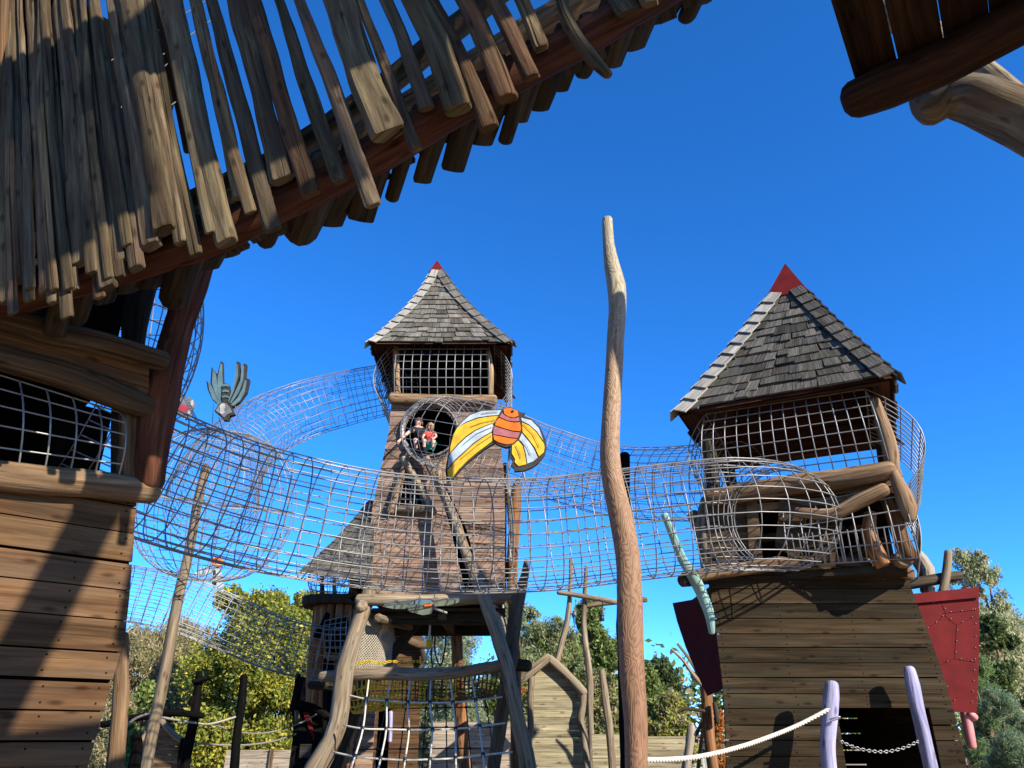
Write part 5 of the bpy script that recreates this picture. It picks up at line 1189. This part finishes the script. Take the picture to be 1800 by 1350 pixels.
AD = dict(pelvis=((0, 0, .22), .15), waist=((-.02, -.02, .40), .125), chest=((-.10, -.08, .60), .15), neck=((-.14, -.10, .72), .055), head=((-.12, -.10, .82), .09), crown=((-.10, -.10, .93), .085),
          shl=((-.26, -.14, .62), .075), ell=((-.42, -.26, .42), .05), wrl=((-.56, -.34, .24), .036), hal=((-.60, -.37, .17), .034), shr=((.06, -.06, .64), .07), elr=((.16, -.10, .44), .05), wrr=((.16, -.26, .34), .036), har=((.15, -.33, .32), .034),
          hil=((-.10, -.02, .18), .10), knl=((-.16, -.34, .26), .07), anl=((-.12, -.30, 0), .05), tol=((-.12, -.44, -.02), .04), hir=((.10, -.02, .18), .10), knr=((.16, -.34, .26), .07), anr=((.14, -.30, 0), .05), tor=((.14, -.44, -.02), .04))
person('person in a black tee reaching a bare arm to the window edge', P(741, 794, 15.95), (.3, -.6, -.5), .78, AD, M_HAIRD, M_TEE, M_JEAN, .10)

# ------------------------------------------------------------------ huts, posts, fences behind
random.seed(41)
def bwall(px0, px1, ytop0, ytop1, Y, bh, mat, name, parent, gable=None, yb=None, tint=(.8, 1.15), holes=None):
    """boarded wall facing us between two pixel columns, top given by pixel rows (optional gable peak), down to the ground"""
    a, b = P(px0, ytop0, Y), P(px1, ytop1, Y)
    zt_ = max(a.z, b.z)
    if gable: g = P(*gable, Y); zt_ = g.z
    yb_ = P((px0 + px1) / 2, 1350, Y).z
    la = lambda z: (a.x if z <= a.z else (a.x + (g.x - a.x) * (z - a.z) / (g.z - a.z) if gable else a.x))
    ra = lambda z: (b.x if z <= b.z else (b.x + (g.x - b.x) * (z - b.z) / (g.z - b.z) if gable else b.x))
    mb = MB(); clad(mb, V((0, Y, 0)), RX, RN, la, ra, 0, zt_, bh, th=.05, gap=.005, slices=2, tint=tint, holes=holes)
    o = mb.build(name, mat, parent)
    return o, a, b
hut = thing('gable_hut', 'pale lichen boarded hut front with rough log gable, right of the middle tower', 'hut', (P(980, 1300, 17).x, 17, 0))
bwall(934, 1022, 1194, 1216, 17.0, .125, W_PALE, 'wall', hut, gable=(966, 1160))
log_part('gable_log', W_LOG, hut, [(905, 1200), (935, 1178), (964, 1156)], 16.85, [18, 17, 16], tint=1.1, wob=.14); log_part('gable_log', W_LOG, hut, [(964, 1158), (995, 1184), (1026, 1218)], 16.9, [15, 16, 17], tint=1.1, wob=.14)
mb = MB(); gpost(mb, [(934, 1190), (932, 1240), (931, 1300), (929, 1350)], 16.9, [12, 11, 11, 11], wob=.12, tint=.75); mb.build('corner_log', W_LOG, hut)
mb = MB(); gpost(mb, [(1025, 1212), (1024, 1240), (1020, 1265), (1027, 1295), (1033, 1350)], 16.88, [12, 10, 13, 12, 13], wob=.25, tint=.9); mb.build('corner_log', W_LOG, hut)
mb = MB(); q = [P(934, 1194, 17.1), P(966, 1160, 17.1), P(1022, 1216, 17.1)]
for a_, b_ in ((q[0], q[1]), (q[1], q[2])): mb.hexa([a_, b_, b_ + V((0, 2.5, 0)), a_ + V((0, 2.5, 0))] + [x + V((0, 0, .06)) for x in (a_, b_, b_ + V((0, 2.5, 0)), a_ + V((0, 2.5, 0)))], 1)
mb.build('roof', W_SHINGLE, hut)
# rope-course poles with lanterns
frame_ = thing('rope_course', 'two slender bent poles lashed with crossbars, standing behind the gable hut', 'rope course', (P(1030, 1300, 22).x, 22, 0))
def fpost(pxs, Y, w_, mat=W_LOG, nm='pole', par=None, **k):
    mb = MB(); gpost(mb, pxs, Y, w_, **k); return mb.build(nm, mat, par)
fpost([(1004, 984), (1002, 1040), (998, 1085), (990, 1120), (980, 1160), (970, 1200)], 22, [7, 8, 10, 10, 10, 10], par=frame_, tint=.95)
fpost([(1031, 996), (1028, 1050), (1026, 1100), (1032, 1150), (1037, 1200), (1038, 1270), (1040, 1350)], 22, [7, 9, 10, 11, 11, 11, 11], par=frame_, tint=.9)
log_part('crossbar', W_LOG, frame_, [(981, 1041), (1030, 1049), (1082, 1058)], 21.8, [8, 9, 8]); log_part('crossbar', W_LOG, frame_, [(1016, 1067), (1060, 1061), (1136, 1054)], 22.2, [8, 9, 9], tint=.7)
for k, (x, y, w_) in enumerate(((1010, 1078, 7), (1058, 1086, 9))):
    mb = MB(); c = P(x, y, 21.9); r_ = w_ * mpp(x, y, 21.9) / 2
    mb.tube([c - UP * r_, c + UP * r_ * .8], [r_, r_ * .8], n=8, cap='flat', tint=1, seg=1); mb.tube([c + UP * r_ * .85, c + UP * r_ * 1.6], [r_ * 1.2, r_ * .2], n=8, cap='flat', tint=1, seg=1); mb.rod([c + UP * r_ * 1.5, P(x + 2, 1054, 21.9)], .012)
    tag(mb.build('lantern', C_GR if k == 0 else M_BLK, None, loc=c), ['small grey lantern hanging from the pole frame crossbar', 'dark round drum hanging right of the grey lantern on the pole frame'][k], 'lantern')
mb = MB(); mb.rod([P(1010, 1084, 21.9), P(1010, 1104, 21.9)], .02); tag(mb.build('blue_cord', paint('blue cord', (.05, .2, .5)), None, loc=P(1010, 1104, 21.9)), 'short blue cord hanging below the grey lantern', 'cord')
gpost_thing('forked_post', 'grey bare post with pale lit edge left of the tall pole foot', 'post', W_LOG, [(1058, 1180), (1063, 1220), (1071, 1280), (1077, 1350)], 19, [11, 13, 13, 14], wob=.12, tint=.85)
gpost_thing('grey_post', 'short grey cracked post before the low plank wall, right of the tall pole', 'post', W_FENCE, [(1216, 1278), (1212, 1310), (1206, 1350)], 16, [15, 16, 17], wob=.12)
oc = thing('branched_post', 'orange brown post with dead branches at its top, left of the right tower', 'post', (P(1245, 1300, 15).x, 15, 0))
fpost([(1240, 1195), (1243, 1240), (1247, 1300), (1254, 1350)], 15, [19, 20, 20, 21], W_ORANGE, 'trunk', oc, wob=.06)
log_part('branch', W_LOG, oc, [(1180, 1141), (1200, 1160), (1214, 1180), (1235, 1206)], 15, [3, 5, 7, 9], tint=.9); log_part('branch', W_LOG, oc, [(1191, 1132), (1207, 1152), (1220, 1172), (1238, 1204)], 15.1, [4, 5, 6, 8], tint=.8)
log_part('branch', W_DARK, oc, [(1192, 1252), (1206, 1246), (1238, 1250)], 14.9, [4, 6, 6]); log_part('branch', W_LOG, oc, [(1222, 1292), (1232, 1275), (1238, 1262)], 15.1, [6, 7, 7], tint=.8); log_part('branch', W_DARK, oc, [(1256, 1236), (1259, 1255), (1261, 1270)], 14.8, [8, 9, 9]); log_part('branch', W_ORANGE, oc, [(1238, 1262), (1232, 1310), (1226, 1360)], 15.2, [6, 6, 7])
def low_wall(label, px0, px1, yt, Y, mat, bh=.16, posts=()):
    a, b = P(px0, yt, Y), P(px1, yt, Y)
    t = thing('plank_wall', label, 'wall', ((a.x + b.x) / 2, Y, 0))
    bwall(px0, px1, yt, yt, Y, bh, mat, 'boards', t)
    for px in posts:
        mb = MB(); c = P(px, yt - 2, Y - .06); mb.box((c.x, Y - .12, 0), (0, 0, c.z), (.11, 0, 0), (0, .08, 0), .8); mb.build('post', W_LOGB, t)
    return t
low_wall('low shaded plank wall right of the tall pole, behind the short grey post', 1120, 1204, 1294, 18, W_PALE, .11)
low_wall('low plank wall between the gable hut and the tall pole', 1040, 1122, 1290, 20, W_PALE, .11)
low_wall('sunlit silvery plank wall in front of the yellow green tree', 398, 540, 1318, 30, W_FENCE, .17, (476,))
low_wall('grey plank wall seen between the right legs of the middle tower', 760, 930, 1268, 21, W_FENCE, .14)
cb_ = thing('cabin', 'far pale green cabin with white window frames behind the cream rope', 'cabin', (P(1235, 1340, 34).x, 34, 0))
bwall(1215, 1278, 1326, 1326, 34, .2, paint('pale green boards', (.30, .34, .24)), 'wall', cb_)
mb = MB()
for x0, x1, y0, y1 in ((1216, 1236, 1329, 1352), (1258, 1274, 1329, 1352)):
    a, b = P(x0, y0, 33.9), P(x1, y1, 33.9); 
    for o_, e1, e2 in (((a.x, 33.88, b.z), (b.x - a.x, 0, 0), (0, 0, .07)), ((a.x, 33.88, a.z), (b.x - a.x, 0, 0), (0, 0, .07)), ((a.x, 33.86, b.z), (.07, 0, 0), (0, 0, a.z - b.z)), ((b.x, 33.86, b.z), (.07, 0, 0), (0, 0, a.z - b.z))): mb.box(o_, e1, e2, (0, .05, 0), 1)
mb.build('window_frame', C_WH, cb_)
gh = thing('green_shed', 'small green board shed glimpsed left of the tall pole foot', 'shed', (P(1055, 1340, 26).x, 26, 0)); bwall(1040, 1066, 1330, 1330, 26, .14, paint('green boards', (.14, .20, .10)), 'wall', gh)
mb = MB(); a, b = P(1036, 1330, 25.8), P(1066, 1322, 25.8); mb.hexa([a, V((b.x, a.y, a.z)), V((b.x, a.y + 1.2, a.z + .5)), V((a.x, a.y + 1.2, a.z + .5))] + [q + V((0, 0, .06)) for q in (a, V((b.x, a.y, a.z)), V((b.x, a.y + 1.2, a.z + .5)), V((a.x, a.y + 1.2, a.z + .5)))], 1); mb.build('roof', W_SHINGLE, gh)
# left foreground: shaded and black posts, small hut
gpost_thing('brown_post', 'brown post standing close behind the left tower wall, crossed by mesh shadows', 'post', W_LOGB, [(219, 1115), (214, 1170), (212, 1230), (207, 1300), (203, 1350)], 8.6, [14, 24, 28, 29, 30], wob=.07, tint=.8)
bp_ = thing('black_cross_post', 'black knobbly post with a long black crossbar at left', 'post', (P(335, 1300, 14).x, 14, 0))
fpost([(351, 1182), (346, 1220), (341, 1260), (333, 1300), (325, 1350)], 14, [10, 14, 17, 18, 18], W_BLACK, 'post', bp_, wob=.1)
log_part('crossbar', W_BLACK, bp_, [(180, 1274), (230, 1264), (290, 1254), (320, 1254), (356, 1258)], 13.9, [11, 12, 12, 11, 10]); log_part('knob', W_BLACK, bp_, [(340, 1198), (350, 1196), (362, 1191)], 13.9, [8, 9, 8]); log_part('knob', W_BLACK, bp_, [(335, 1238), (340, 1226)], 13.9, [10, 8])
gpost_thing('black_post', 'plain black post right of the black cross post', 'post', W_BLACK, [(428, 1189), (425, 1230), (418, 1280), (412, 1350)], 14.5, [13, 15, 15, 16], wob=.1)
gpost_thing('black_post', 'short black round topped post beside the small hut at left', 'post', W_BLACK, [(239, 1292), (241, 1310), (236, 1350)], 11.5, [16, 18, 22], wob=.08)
h2 = thing('small_hut', 'small low hut with curved log gable behind the leaning cage pole', 'hut', (P(300, 1320, 20).x, 20, 0))
bwall(246, 322, 1300, 1306, 20, .17, W_LOGB, 'wall', h2, gable=(284, 1262), tint=(.5, .75))
log_part('gable_log', W_LOG, h2, [(242, 1308), (262, 1284), (282, 1258)], 19.9, [9, 9, 8]); log_part('gable_log', W_LOG, h2, [(280, 1258), (292, 1278), (308, 1294), (324, 1304)], 19.9, [9, 11, 11, 9])
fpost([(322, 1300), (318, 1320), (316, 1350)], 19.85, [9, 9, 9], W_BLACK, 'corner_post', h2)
# black boat-like hut with the red pennant
bh = thing('black_boat_hut', 'black pointed prow of a play boat with red triangular flash', 'play boat', (P(545, 1300, 17).x, 17, 0))
mb = MB(); o = [P(x, y, 17) for x, y in ((527, 1188), (521, 1186), (513, 1235), (510, 1245), (516, 1262), (514, 1300), (504, 1360), (566, 1360), (566, 1246), (556, 1244), (520, 1234), (527, 1230))]
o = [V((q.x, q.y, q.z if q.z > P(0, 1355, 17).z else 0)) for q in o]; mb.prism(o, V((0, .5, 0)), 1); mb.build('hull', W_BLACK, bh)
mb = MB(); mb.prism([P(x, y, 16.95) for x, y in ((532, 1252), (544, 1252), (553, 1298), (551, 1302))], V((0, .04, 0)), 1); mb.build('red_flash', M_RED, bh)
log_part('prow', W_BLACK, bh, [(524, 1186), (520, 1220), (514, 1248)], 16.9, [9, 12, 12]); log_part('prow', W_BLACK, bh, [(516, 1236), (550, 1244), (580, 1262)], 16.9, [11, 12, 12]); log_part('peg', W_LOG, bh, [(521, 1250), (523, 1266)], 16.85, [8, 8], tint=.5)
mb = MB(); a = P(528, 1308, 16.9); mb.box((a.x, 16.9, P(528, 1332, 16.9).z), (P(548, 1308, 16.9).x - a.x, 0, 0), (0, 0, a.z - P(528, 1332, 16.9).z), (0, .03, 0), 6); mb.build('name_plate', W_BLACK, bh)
for i, (pts, lab) in enumerate((([(278, 1260, 12.2), (345, 1271, 14), (372, 1272, 14.2), (421, 1258, 14.5)], 'slack rope from the cage pole past the black cross post to the plain black post'), ([(372, 1272, 14.2), (420, 1287, 15), (470, 1288, 16), (520, 1274, 16.8), (556, 1256, 16.8)], 'slack rope from the black posts to the red flash of the black boat'), ([(330, 1306, 14), (420, 1310, 14.6), (480, 1303, 15.5), (520, 1290, 16.8)], 'lowest slack rope between the black posts and the black boat'), ([(215, 1280, 10), (240, 1262, 11.4), (262, 1254, 12)], 'taut rope from the brown post to the cage pole'))):
    mb = MB(); mb.tube([P(*p_) for p_ in pts], .017, n=6, cap='flat', tint=.35 if i else .6, seg=6); tag(mb.build('rope', M_ROPE, None, loc=P(*pts[0])), lab, 'rope')
# far red brown round turret and the brown hut under the middle tower
tu = thing('round_turret', 'far red brown round turret with small rod cages, left behind the middle tower', 'play tower', (P(598, 1250, 21).x, 21.6, 0))
c0 = P(598, 1075, 21.6)
mb = MB(); rr_ = .62
for k in range(18):
    th = 2 * math.pi * k / 18; mb.tube([V((c0.x + rr_ * math.cos(th), 21.6 + rr_ * math.sin(th), 0)), V((c0.x + rr_ * math.cos(th), 21.6 + rr_ * math.sin(th), c0.z + .2))], .11, n=8, wob=.08, seg=6)
mb.build('staves', W_ORANGE, tu)
mb = MB(); mb.tube([V((c0.x - .05, 21.6, P(598, 1062, 21).z)), V((c0.x - .05, 21.6, P(598, 1048, 21).z))], [.95, 1.0], n=18, cap='flat', wob=.05, seg=1); mb.build('rim', W_DARK, tu)
mb = MB(); cg2 = P(585, 1020, 21.6)
for k in range(8): mb.ring(V((cg2.x, 21.6, cg2.z - .55 + .16 * k)), RX, V((0, 1, 0)), .35 + .32 * math.sin(math.pi * (k + .6) / 8.2), .011, 24)
for k in range(20):
    th = 2 * math.pi * k / 20; mb.rod([V((cg2.x + R0 * math.cos(th), 21.6 + R0 * math.sin(th), cg2.z - .55 + .16 * j)) for j in range(8) for R0 in [.35 + .32 * math.sin(math.pi * (j + .6) / 8.2)]], .011)
mb.build('cage', M_STEEL, tu)
log_part('mast', W_DARK, tu, [(566, 1010), (566, 1052)], 21.4, [8, 8]); log_part('mast', W_LOGB, tu, [(588, 1006), (588, 1050)], 21.2, [7, 7], tint=1.2)
mb = MB(); a_, b_, c_, d_ = P(573, 1148, 20.7), P(612, 1150, 20.7), P(612, 1084, 20.8), P(573, 1092, 20.8); mb.hexa([a_, b_, c_, d_] + [q + V((0, .05, 0)) for q in (a_, b_, c_, d_)], 1); mb.build('dark_window', M_INT, tu)
mb = MB(); grid_patch(mb, bulge(*[q + V((0, -.1, 0)) for q in (a_, b_, c_, d_)], V((0, -.2, 0)), 1.0), 4, 6, .013); mb.build('cage', M_STEEL, tu)
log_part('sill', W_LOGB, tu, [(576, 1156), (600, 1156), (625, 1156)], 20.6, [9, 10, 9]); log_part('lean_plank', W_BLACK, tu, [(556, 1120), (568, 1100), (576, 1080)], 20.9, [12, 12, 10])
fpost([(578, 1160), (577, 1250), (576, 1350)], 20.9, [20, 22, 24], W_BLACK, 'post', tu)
bhut = thing('brown_hut', 'brown plank hut with log eaves and dark doorway, seen under the middle tower', 'hut', (P(700, 1300, 23).x, 23, 0))
dd0, dd1 = P(662, 1300, 23).x, P(684, 1300, 23).x
bwall(596, 744, 1120, 1120, 23.0, .22, W_LEFT, 'wall', bhut, gable=(716, 1086), holes=lambda z: [(dd0, dd1)] if z < P(0, 1232, 23).z else [])
log_part('eave_log', W_LOGB, bhut, [(688, 1106), (712, 1122), (736, 1134), (758, 1134)], 22.8, [12, 13, 14, 12], tint=.7); log_part('eave_log', W_LOG, bhut, [(725, 1098), (735, 1100), (746, 1099)], 22.8, [8, 9, 8])
mb = MB(); a = P(596, 1120, 23.1); mb.box((a.x, 23.5, 0), (2.35, 0, 0), (0, .04, 0), (0, 0, a.z - .1), 1); mb.build('inner_lining', M_INT, bhut)
log_part('bracket', W_DARK, bhut, [(742, 1142), (744, 1150), (745, 1160)], 22.8, [9, 9, 8])
front = thing('plank_wall', 'pale weathered plank wall panel behind the climbing net, left of the dark doorway', 'wall', (P(625, 1320, 21.6).x, 21.6, 0)); bwall(575, 660, 1250, 1252, 21.6, .15, W_CENT, 'boards', front, tint=(.9, 1.35))
for (pts, wd, lab) in (([(687, 1252), (686, 1290), (685, 1303)], 8, 'lilac painted rail on the brown hut right of its doorway'), ([(612, 1262), (608, 1275), (604, 1284)], 11, 'short lilac post stub on the plank wall panel under the middle tower'), ([(620, 1216), (612, 1232), (606, 1246)], 7, 'slanting lilac painted bar by the left front leg of the middle tower'), ([(660, 1145), (655, 1165), (648, 1188)], 12, 'lilac painted post behind the beige safety net')):
    mb = MB(); log(mb, pts, 21.3, wd, tint=1); tag(mb.build('lilac_post', M_PURPLE, None, loc=P(*pts[-1], 21.3)), lab, 'post')

# ------------------------------------------------------------------ trees
rng = np.random.default_rng(12)
def crown_mesh(name, parent, centers, n, leaf, cols, droop=0.0, aspect=.55, spread=1.0):
    """cloud of leaf faces: centers [(pos, radius)], cols [(rgb, weight)]"""
    C = np.array([tuple(c) for c, r in centers]); R = np.array([r for c, r in centers], dtype=float)
    wgt = R ** 2.2; wgt /= wgt.sum()
    k = rng.choice(len(R), n, p=wgt)
    d = rng.normal(size=(n, 3)); d /= np.linalg.norm(d, axis=1)[:, None]
    rad = rng.random(n) ** .45
    # twiggy sub-clumps
    nsub = max(40, n // 45); sk_ = rng.choice(len(R), nsub, p=wgt); sd = rng.normal(size=(nsub, 3)); sd /= np.linalg.norm(sd, axis=1)[:, None]
    sub = C[sk_] + sd * (R[sk_] * (.35 + .65 * rng.random(nsub) ** .5))[:, None]
    ks = rng.integers(0, nsub, n)
    pos = sub[ks] + rng.normal(size=(n, 3)) * (R[sk_[ks]] * .19 * spread)[:, None]
    pos[:, 2] -= droop * rng.random(n) * R[sk_[ks]]
    a = rng.normal(size=(n, 3)); a[:, 2] -= droop * 2.0; a /= np.linalg.norm(a, axis=1)[:, None]
    b = np.cross(a, rng.normal(size=(n, 3))); b /= np.linalg.norm(b, axis=1)[:, None]
    s = leaf * (.6 + .8 * rng.random(n))
    a *= s[:, None]; b *= (s * aspect)[:, None]
    v = np.empty((n, 4, 3)); v[:, 0] = pos - a; v[:, 1] = pos + b * .9; v[:, 2] = pos + a; v[:, 3] = pos - b * .9
    v -= np.array(parent['wl'])
    me = bpy.data.meshes.new(name); me.vertices.add(4 * n); me.vertices.foreach_set('co', v.reshape(-1).astype(np.float32))
    me.loops.add(4 * n); me.loops.foreach_set('vertex_index', np.arange(4 * n, dtype=np.int32)); me.polygons.add(n); me.polygons.foreach_set('loop_start', np.arange(0, 4 * n, 4, dtype=np.int32))
    me.update(calc_edges=True)
    cw = np.array([w_ for c, w_ in cols], float); cw /= cw.sum(); cc_ = np.array([c for c, w_ in cols])
    subc = rng.choice(len(cw), nsub, p=cw); ci = np.where(rng.random(n) < .6, subc[ks], rng.choice(len(cw), n, p=cw))
    col = cc_[ci] * 1.42 * (.7 + .6 * rng.random(n))[:, None]
    full = np.ones((n, 4, 4), np.float32); full[:, :, :3] = col[:, None, :]
    at = me.color_attributes.new('tint', 'FLOAT_COLOR', 'CORNER'); at.data.foreach_set('color', full.reshape(-1))
    me.materials.append(M_LEAF); o = bpy.data.objects.new(name, me); COL.objects.link(o); o.parent = parent; o['wl'] = parent['wl']; return o
def tree(name, label, px, ytop, wpx, Y, cols, n, leaf, trunk=.2, low=.15, shape='round', droop=0.0, group=None, blobs=16, bark=None, seed=0, aspect=.55, spread=1.0, cat='tree', limbs=True):
    rs = random.Random(seed + int(px)); c = P(px, 1291, Y); top = P(px, ytop, Y).z; Wd = wpx * mpp(px, (ytop + 1291) / 2, Y) / 2
    t = thing(name, label, cat, (c.x, Y, 0), group); cen = []
    base = top * low
    for i in range(blobs):
        h = rs.random(); 
        if shape == 'round': prof = math.sin(math.pi * min(.97, .16 + h * .80)) ** .7
        elif shape == 'cone': prof = (1 - h) ** .8 + .08
        elif shape == 'bush': prof = (1 - h * h) ** .5
        else: prof = .55 + .45 * math.sin(math.pi * h)
        r = Wd * rs.uniform(.20, .46) * (.6 + .4 * prof); ang = rs.uniform(0, 6.28); rad = Wd * max(0, prof - .22) * rs.uniform(.3, 1.0)
        cen.append((V((c.x + math.cos(ang) * rad, Y + math.sin(ang) * rad * .8, base + (top - base - r * .8) * h + r * .1)), r))
    cen.append((V((c.x, Y, top - Wd * .3)), Wd * .3))
    for i in range(blobs // 2):                             # loose sprays beyond the mass of the crown
        h = rs.uniform(.45, 1.0); ang = rs.uniform(0, 6.28); rad = Wd * rs.uniform(.55, .95) * (1.1 - .55 * h)
        cen.append((V((c.x + math.cos(ang) * rad, Y + math.sin(ang) * rad * .8, base + (top - base) * h * .98)), Wd * rs.uniform(.10, .18)))
    tb = MB(); bk = bark or W_LOGB
    tb.tube([V((c.x, Y, -.1)), V((c.x + rs.uniform(-.2, .2), Y, top * .35)), V((c.x + rs.uniform(-.3, .3), Y, top * .8))], [trunk, trunk * .7, trunk * .15], n=10, wob=.08, tint=.7)
    if limbs:
        for q, r in cen[:blobs]:
            z = rs.uniform(.15, .55) * q.z; st = V((c.x, Y, z)); md = st.lerp(q, .55) + UP * .1 * q.z
            tb.tube([st, md, q, q + (q - md) * .15 + UP * r * .2], [trunk * .42, trunk * .26, trunk * .12, trunk * .04], n=6, wob=.05, tint=.8, seg=3)
            for _ in range(5):
                e = q + V((rs.gauss(0, 1), rs.gauss(0, 1), rs.gauss(.2, .8))) * r * .75; tb.tube([q.lerp(md, .2), q.lerp(e, .5) + V((0, 0, r * .1)), e], [trunk * .1, trunk * .06, trunk * .02], n=4, tint=.8, seg=2, cap=None)
    tb.build('trunk', bk, t)
    crown_mesh('crown', t, cen, int(n * 3.6), leaf * .74, cols, droop, aspect, spread); return t
YG = [((.17, .185, .03), 4), ((.27, .255, .035), 3), ((.10, .125, .025), 4), ((.40, .31, .04), 1)]
OLV = [((.20, .18, .08), 3), ((.30, .25, .13), 3), ((.12, .13, .05), 2), ((.36, .28, .19), 1)]
GRN = [((.095, .13, .03), 3), ((.16, .19, .05), 3), ((.06, .085, .02), 2)]
DKG = [((.035, .055, .016), 3), ((.06, .085, .028), 3), ((.085, .085, .03), 1)]
GGR = [((.18, .21, .11), 3), ((.26, .28, .17), 2), ((.12, .14, .065), 2)]
BIR = [((.27, .28, .14), 3), ((.36, .34, .20), 2), ((.15, .17, .07), 3)]
PIN = [((.09, .14, .07), 3), ((.13, .18, .11), 2), ((.14, .20, .05), 2), ((.045, .07, .03), 2)]
AUT = [((.36, .11, .025), 3), ((.42, .20, .05), 2), ((.16, .13, .04), 3)]
G1 = 'trees beyond the playground'
tree('broadleaf_tree', 'yellow green broadleaf tree behind the black posts at left', 440, 1040, 270, 33, YG, 30000, .11, .22, .1, 'bush', group=G1, blobs=26, seed=3)
tree('broadleaf_tree', 'tall loose topped yellow green tree just left of the middle tower', 535, 1040, 150, 35, YG, 13000, .11, .18, .1, 'oval', group=G1, blobs=16, seed=8)
tree('willow_tree', 'thin brownish willow between the left tower and the yellow green tree', 285, 1088, 270, 38, OLV, 26000, .14, .2, .08, 'bush', droop=.5, group=G1, blobs=20, seed=2, aspect=.22)
tree('willow_tree', 'straggly olive willow seen at the left tower edge', 210, 1092, 190, 36, OLV, 18000, .13, .18, .05, 'bush', droop=.4, group=G1, blobs=14, seed=5, aspect=.22)
tree('shrub', 'dark green shrub low behind the small hut', 250, 1200, 110, 30, GRN, 7000, .12, .1, .0, 'bush', blobs=10, cat='shrub')
tree('broadleaf_tree', 'grey green willow just right of the middle tower legs', 912, 1060, 130, 36, GGR, 9000, .13, .2, .1, 'oval', group=G1, blobs=14, seed=4, aspect=.3)
tree('willow_tree', 'broad olive green willow behind the gable hut', 960, 1092, 230, 33, GGR[:1] + OLV[:1] + GRN[1:2], 16000, .12, .18, .05, 'bush', droop=.3, group=G1, blobs=18, seed=6, aspect=.3)
tree('oak_tree', 'dark round oak behind the two slender poles', 1042, 1062, 150, 46, GRN, 15000, .17, .3, .1, 'round', group=G1, blobs=16, seed=7)
tree('willow_tree', 'pale wispy willow seen under the middle tower floor', 800, 1085, 240, 32, GGR, 24000, .12, .15, .02, 'bush', droop=.25, group=G1, blobs=16, seed=9, aspect=.22)
tree('broadleaf_tree', 'green tree glimpsed behind the brown hut', 690, 1100, 140, 38, GRN + GGR[:1], 9000, .13, .2, .05, 'bush', group=G1, blobs=12, seed=10)
tree('shrub', 'olive thicket behind the tall pole foot', 1060, 1180, 150, 29, OLV[:2] + GRN[:2], 11000, .11, .1, .0, 'bush', blobs=14, seed=11, cat='shrub')
tree('oak_tree', 'dark oak crown right of the tall pole, against the sky', 1170, 1158, 110, 50, DKG, 12000, .17, .3, .1, 'round', group=G1, blobs=14, seed=12)
tree('broadleaf_tree', 'mid green rounded tree close to the right of the tall pole', 1140, 1170, 130, 36, GRN, 8000, .13, .2, .02, 'bush', group=G1, blobs=12, seed=13)
tree('shrub', 'yellow green thicket behind the low plank wall', 1185, 1222, 130, 28, YG[:2] + OLV[:2], 11000, .10, .1, .0, 'bush', blobs=14, seed=14, cat='shrub')
tree('shrub', 'russet bush beside the branched post', 1266, 1252, 60, 26, AUT, 4000, .10, .08, .0, 'bush', blobs=8, seed=15, cat='shrub')
tree('shrub', 'russet bush peeping out left of the gable hut', 915, 1205, 46, 27, AUT, 3500, .10, .08, .0, 'bush', blobs=8, seed=16, cat='shrub')
tree('shrub', 'green bush low behind the right legs of the middle tower', 870, 1200, 110, 27, GRN, 7000, .10, .08, .0, 'bush', blobs=10, seed=17, cat='shrub')
tree('birch_tree', 'tall pale birch with drooping twigs at the right edge', 1778, 966, 170, 19, BIR, 22000, .055, .14, .12, 'oval', droop=.7, blobs=24, seed=21, bark=W_FENCE, aspect=.45)
tree('broadleaf_tree', 'dark leafy bush under the birch at the right edge', 1790, 1085, 130, 17.5, DKG + GRN[:1], 12000, .06, .12, .05, 'bush', blobs=16, seed=22)
tree('pine_tree', 'bright green pine behind the red metal sheet at right', 1740, 1140, 110, 15.5, PIN[2:3] * 2 + PIN[:2], 16000, .075, .10, .02, 'bush', blobs=18, seed=23, aspect=.10)
tree('pine_tree', 'grey green pine at the bottom right corner', 1775, 1215, 140, 13.5, PIN[:2] + GGR[:1], 18000, .065, .10, .0, 'bush', blobs=20, seed=24, aspect=.10)
bl = MB()
k = 0
far = thing('distant_wood', None, None, (0, 62, 0)); far['kind'] = 'stuff'; far['label'] = 'distant wood closing the horizon beyond the playground'
cen = []
rs = random.Random(77)
for i in range(90):
    x = -75 + 150 * i / 89 + rs.uniform(-1, 1); h = rs.uniform(4.5, 7.5) ; cen.append((V((x, 64 + rs.uniform(-4, 4), h * .5)), h * .55))
crown_mesh('crowns', far, cen, 60000, .26, OLV[:2] + GRN, 0, .6)
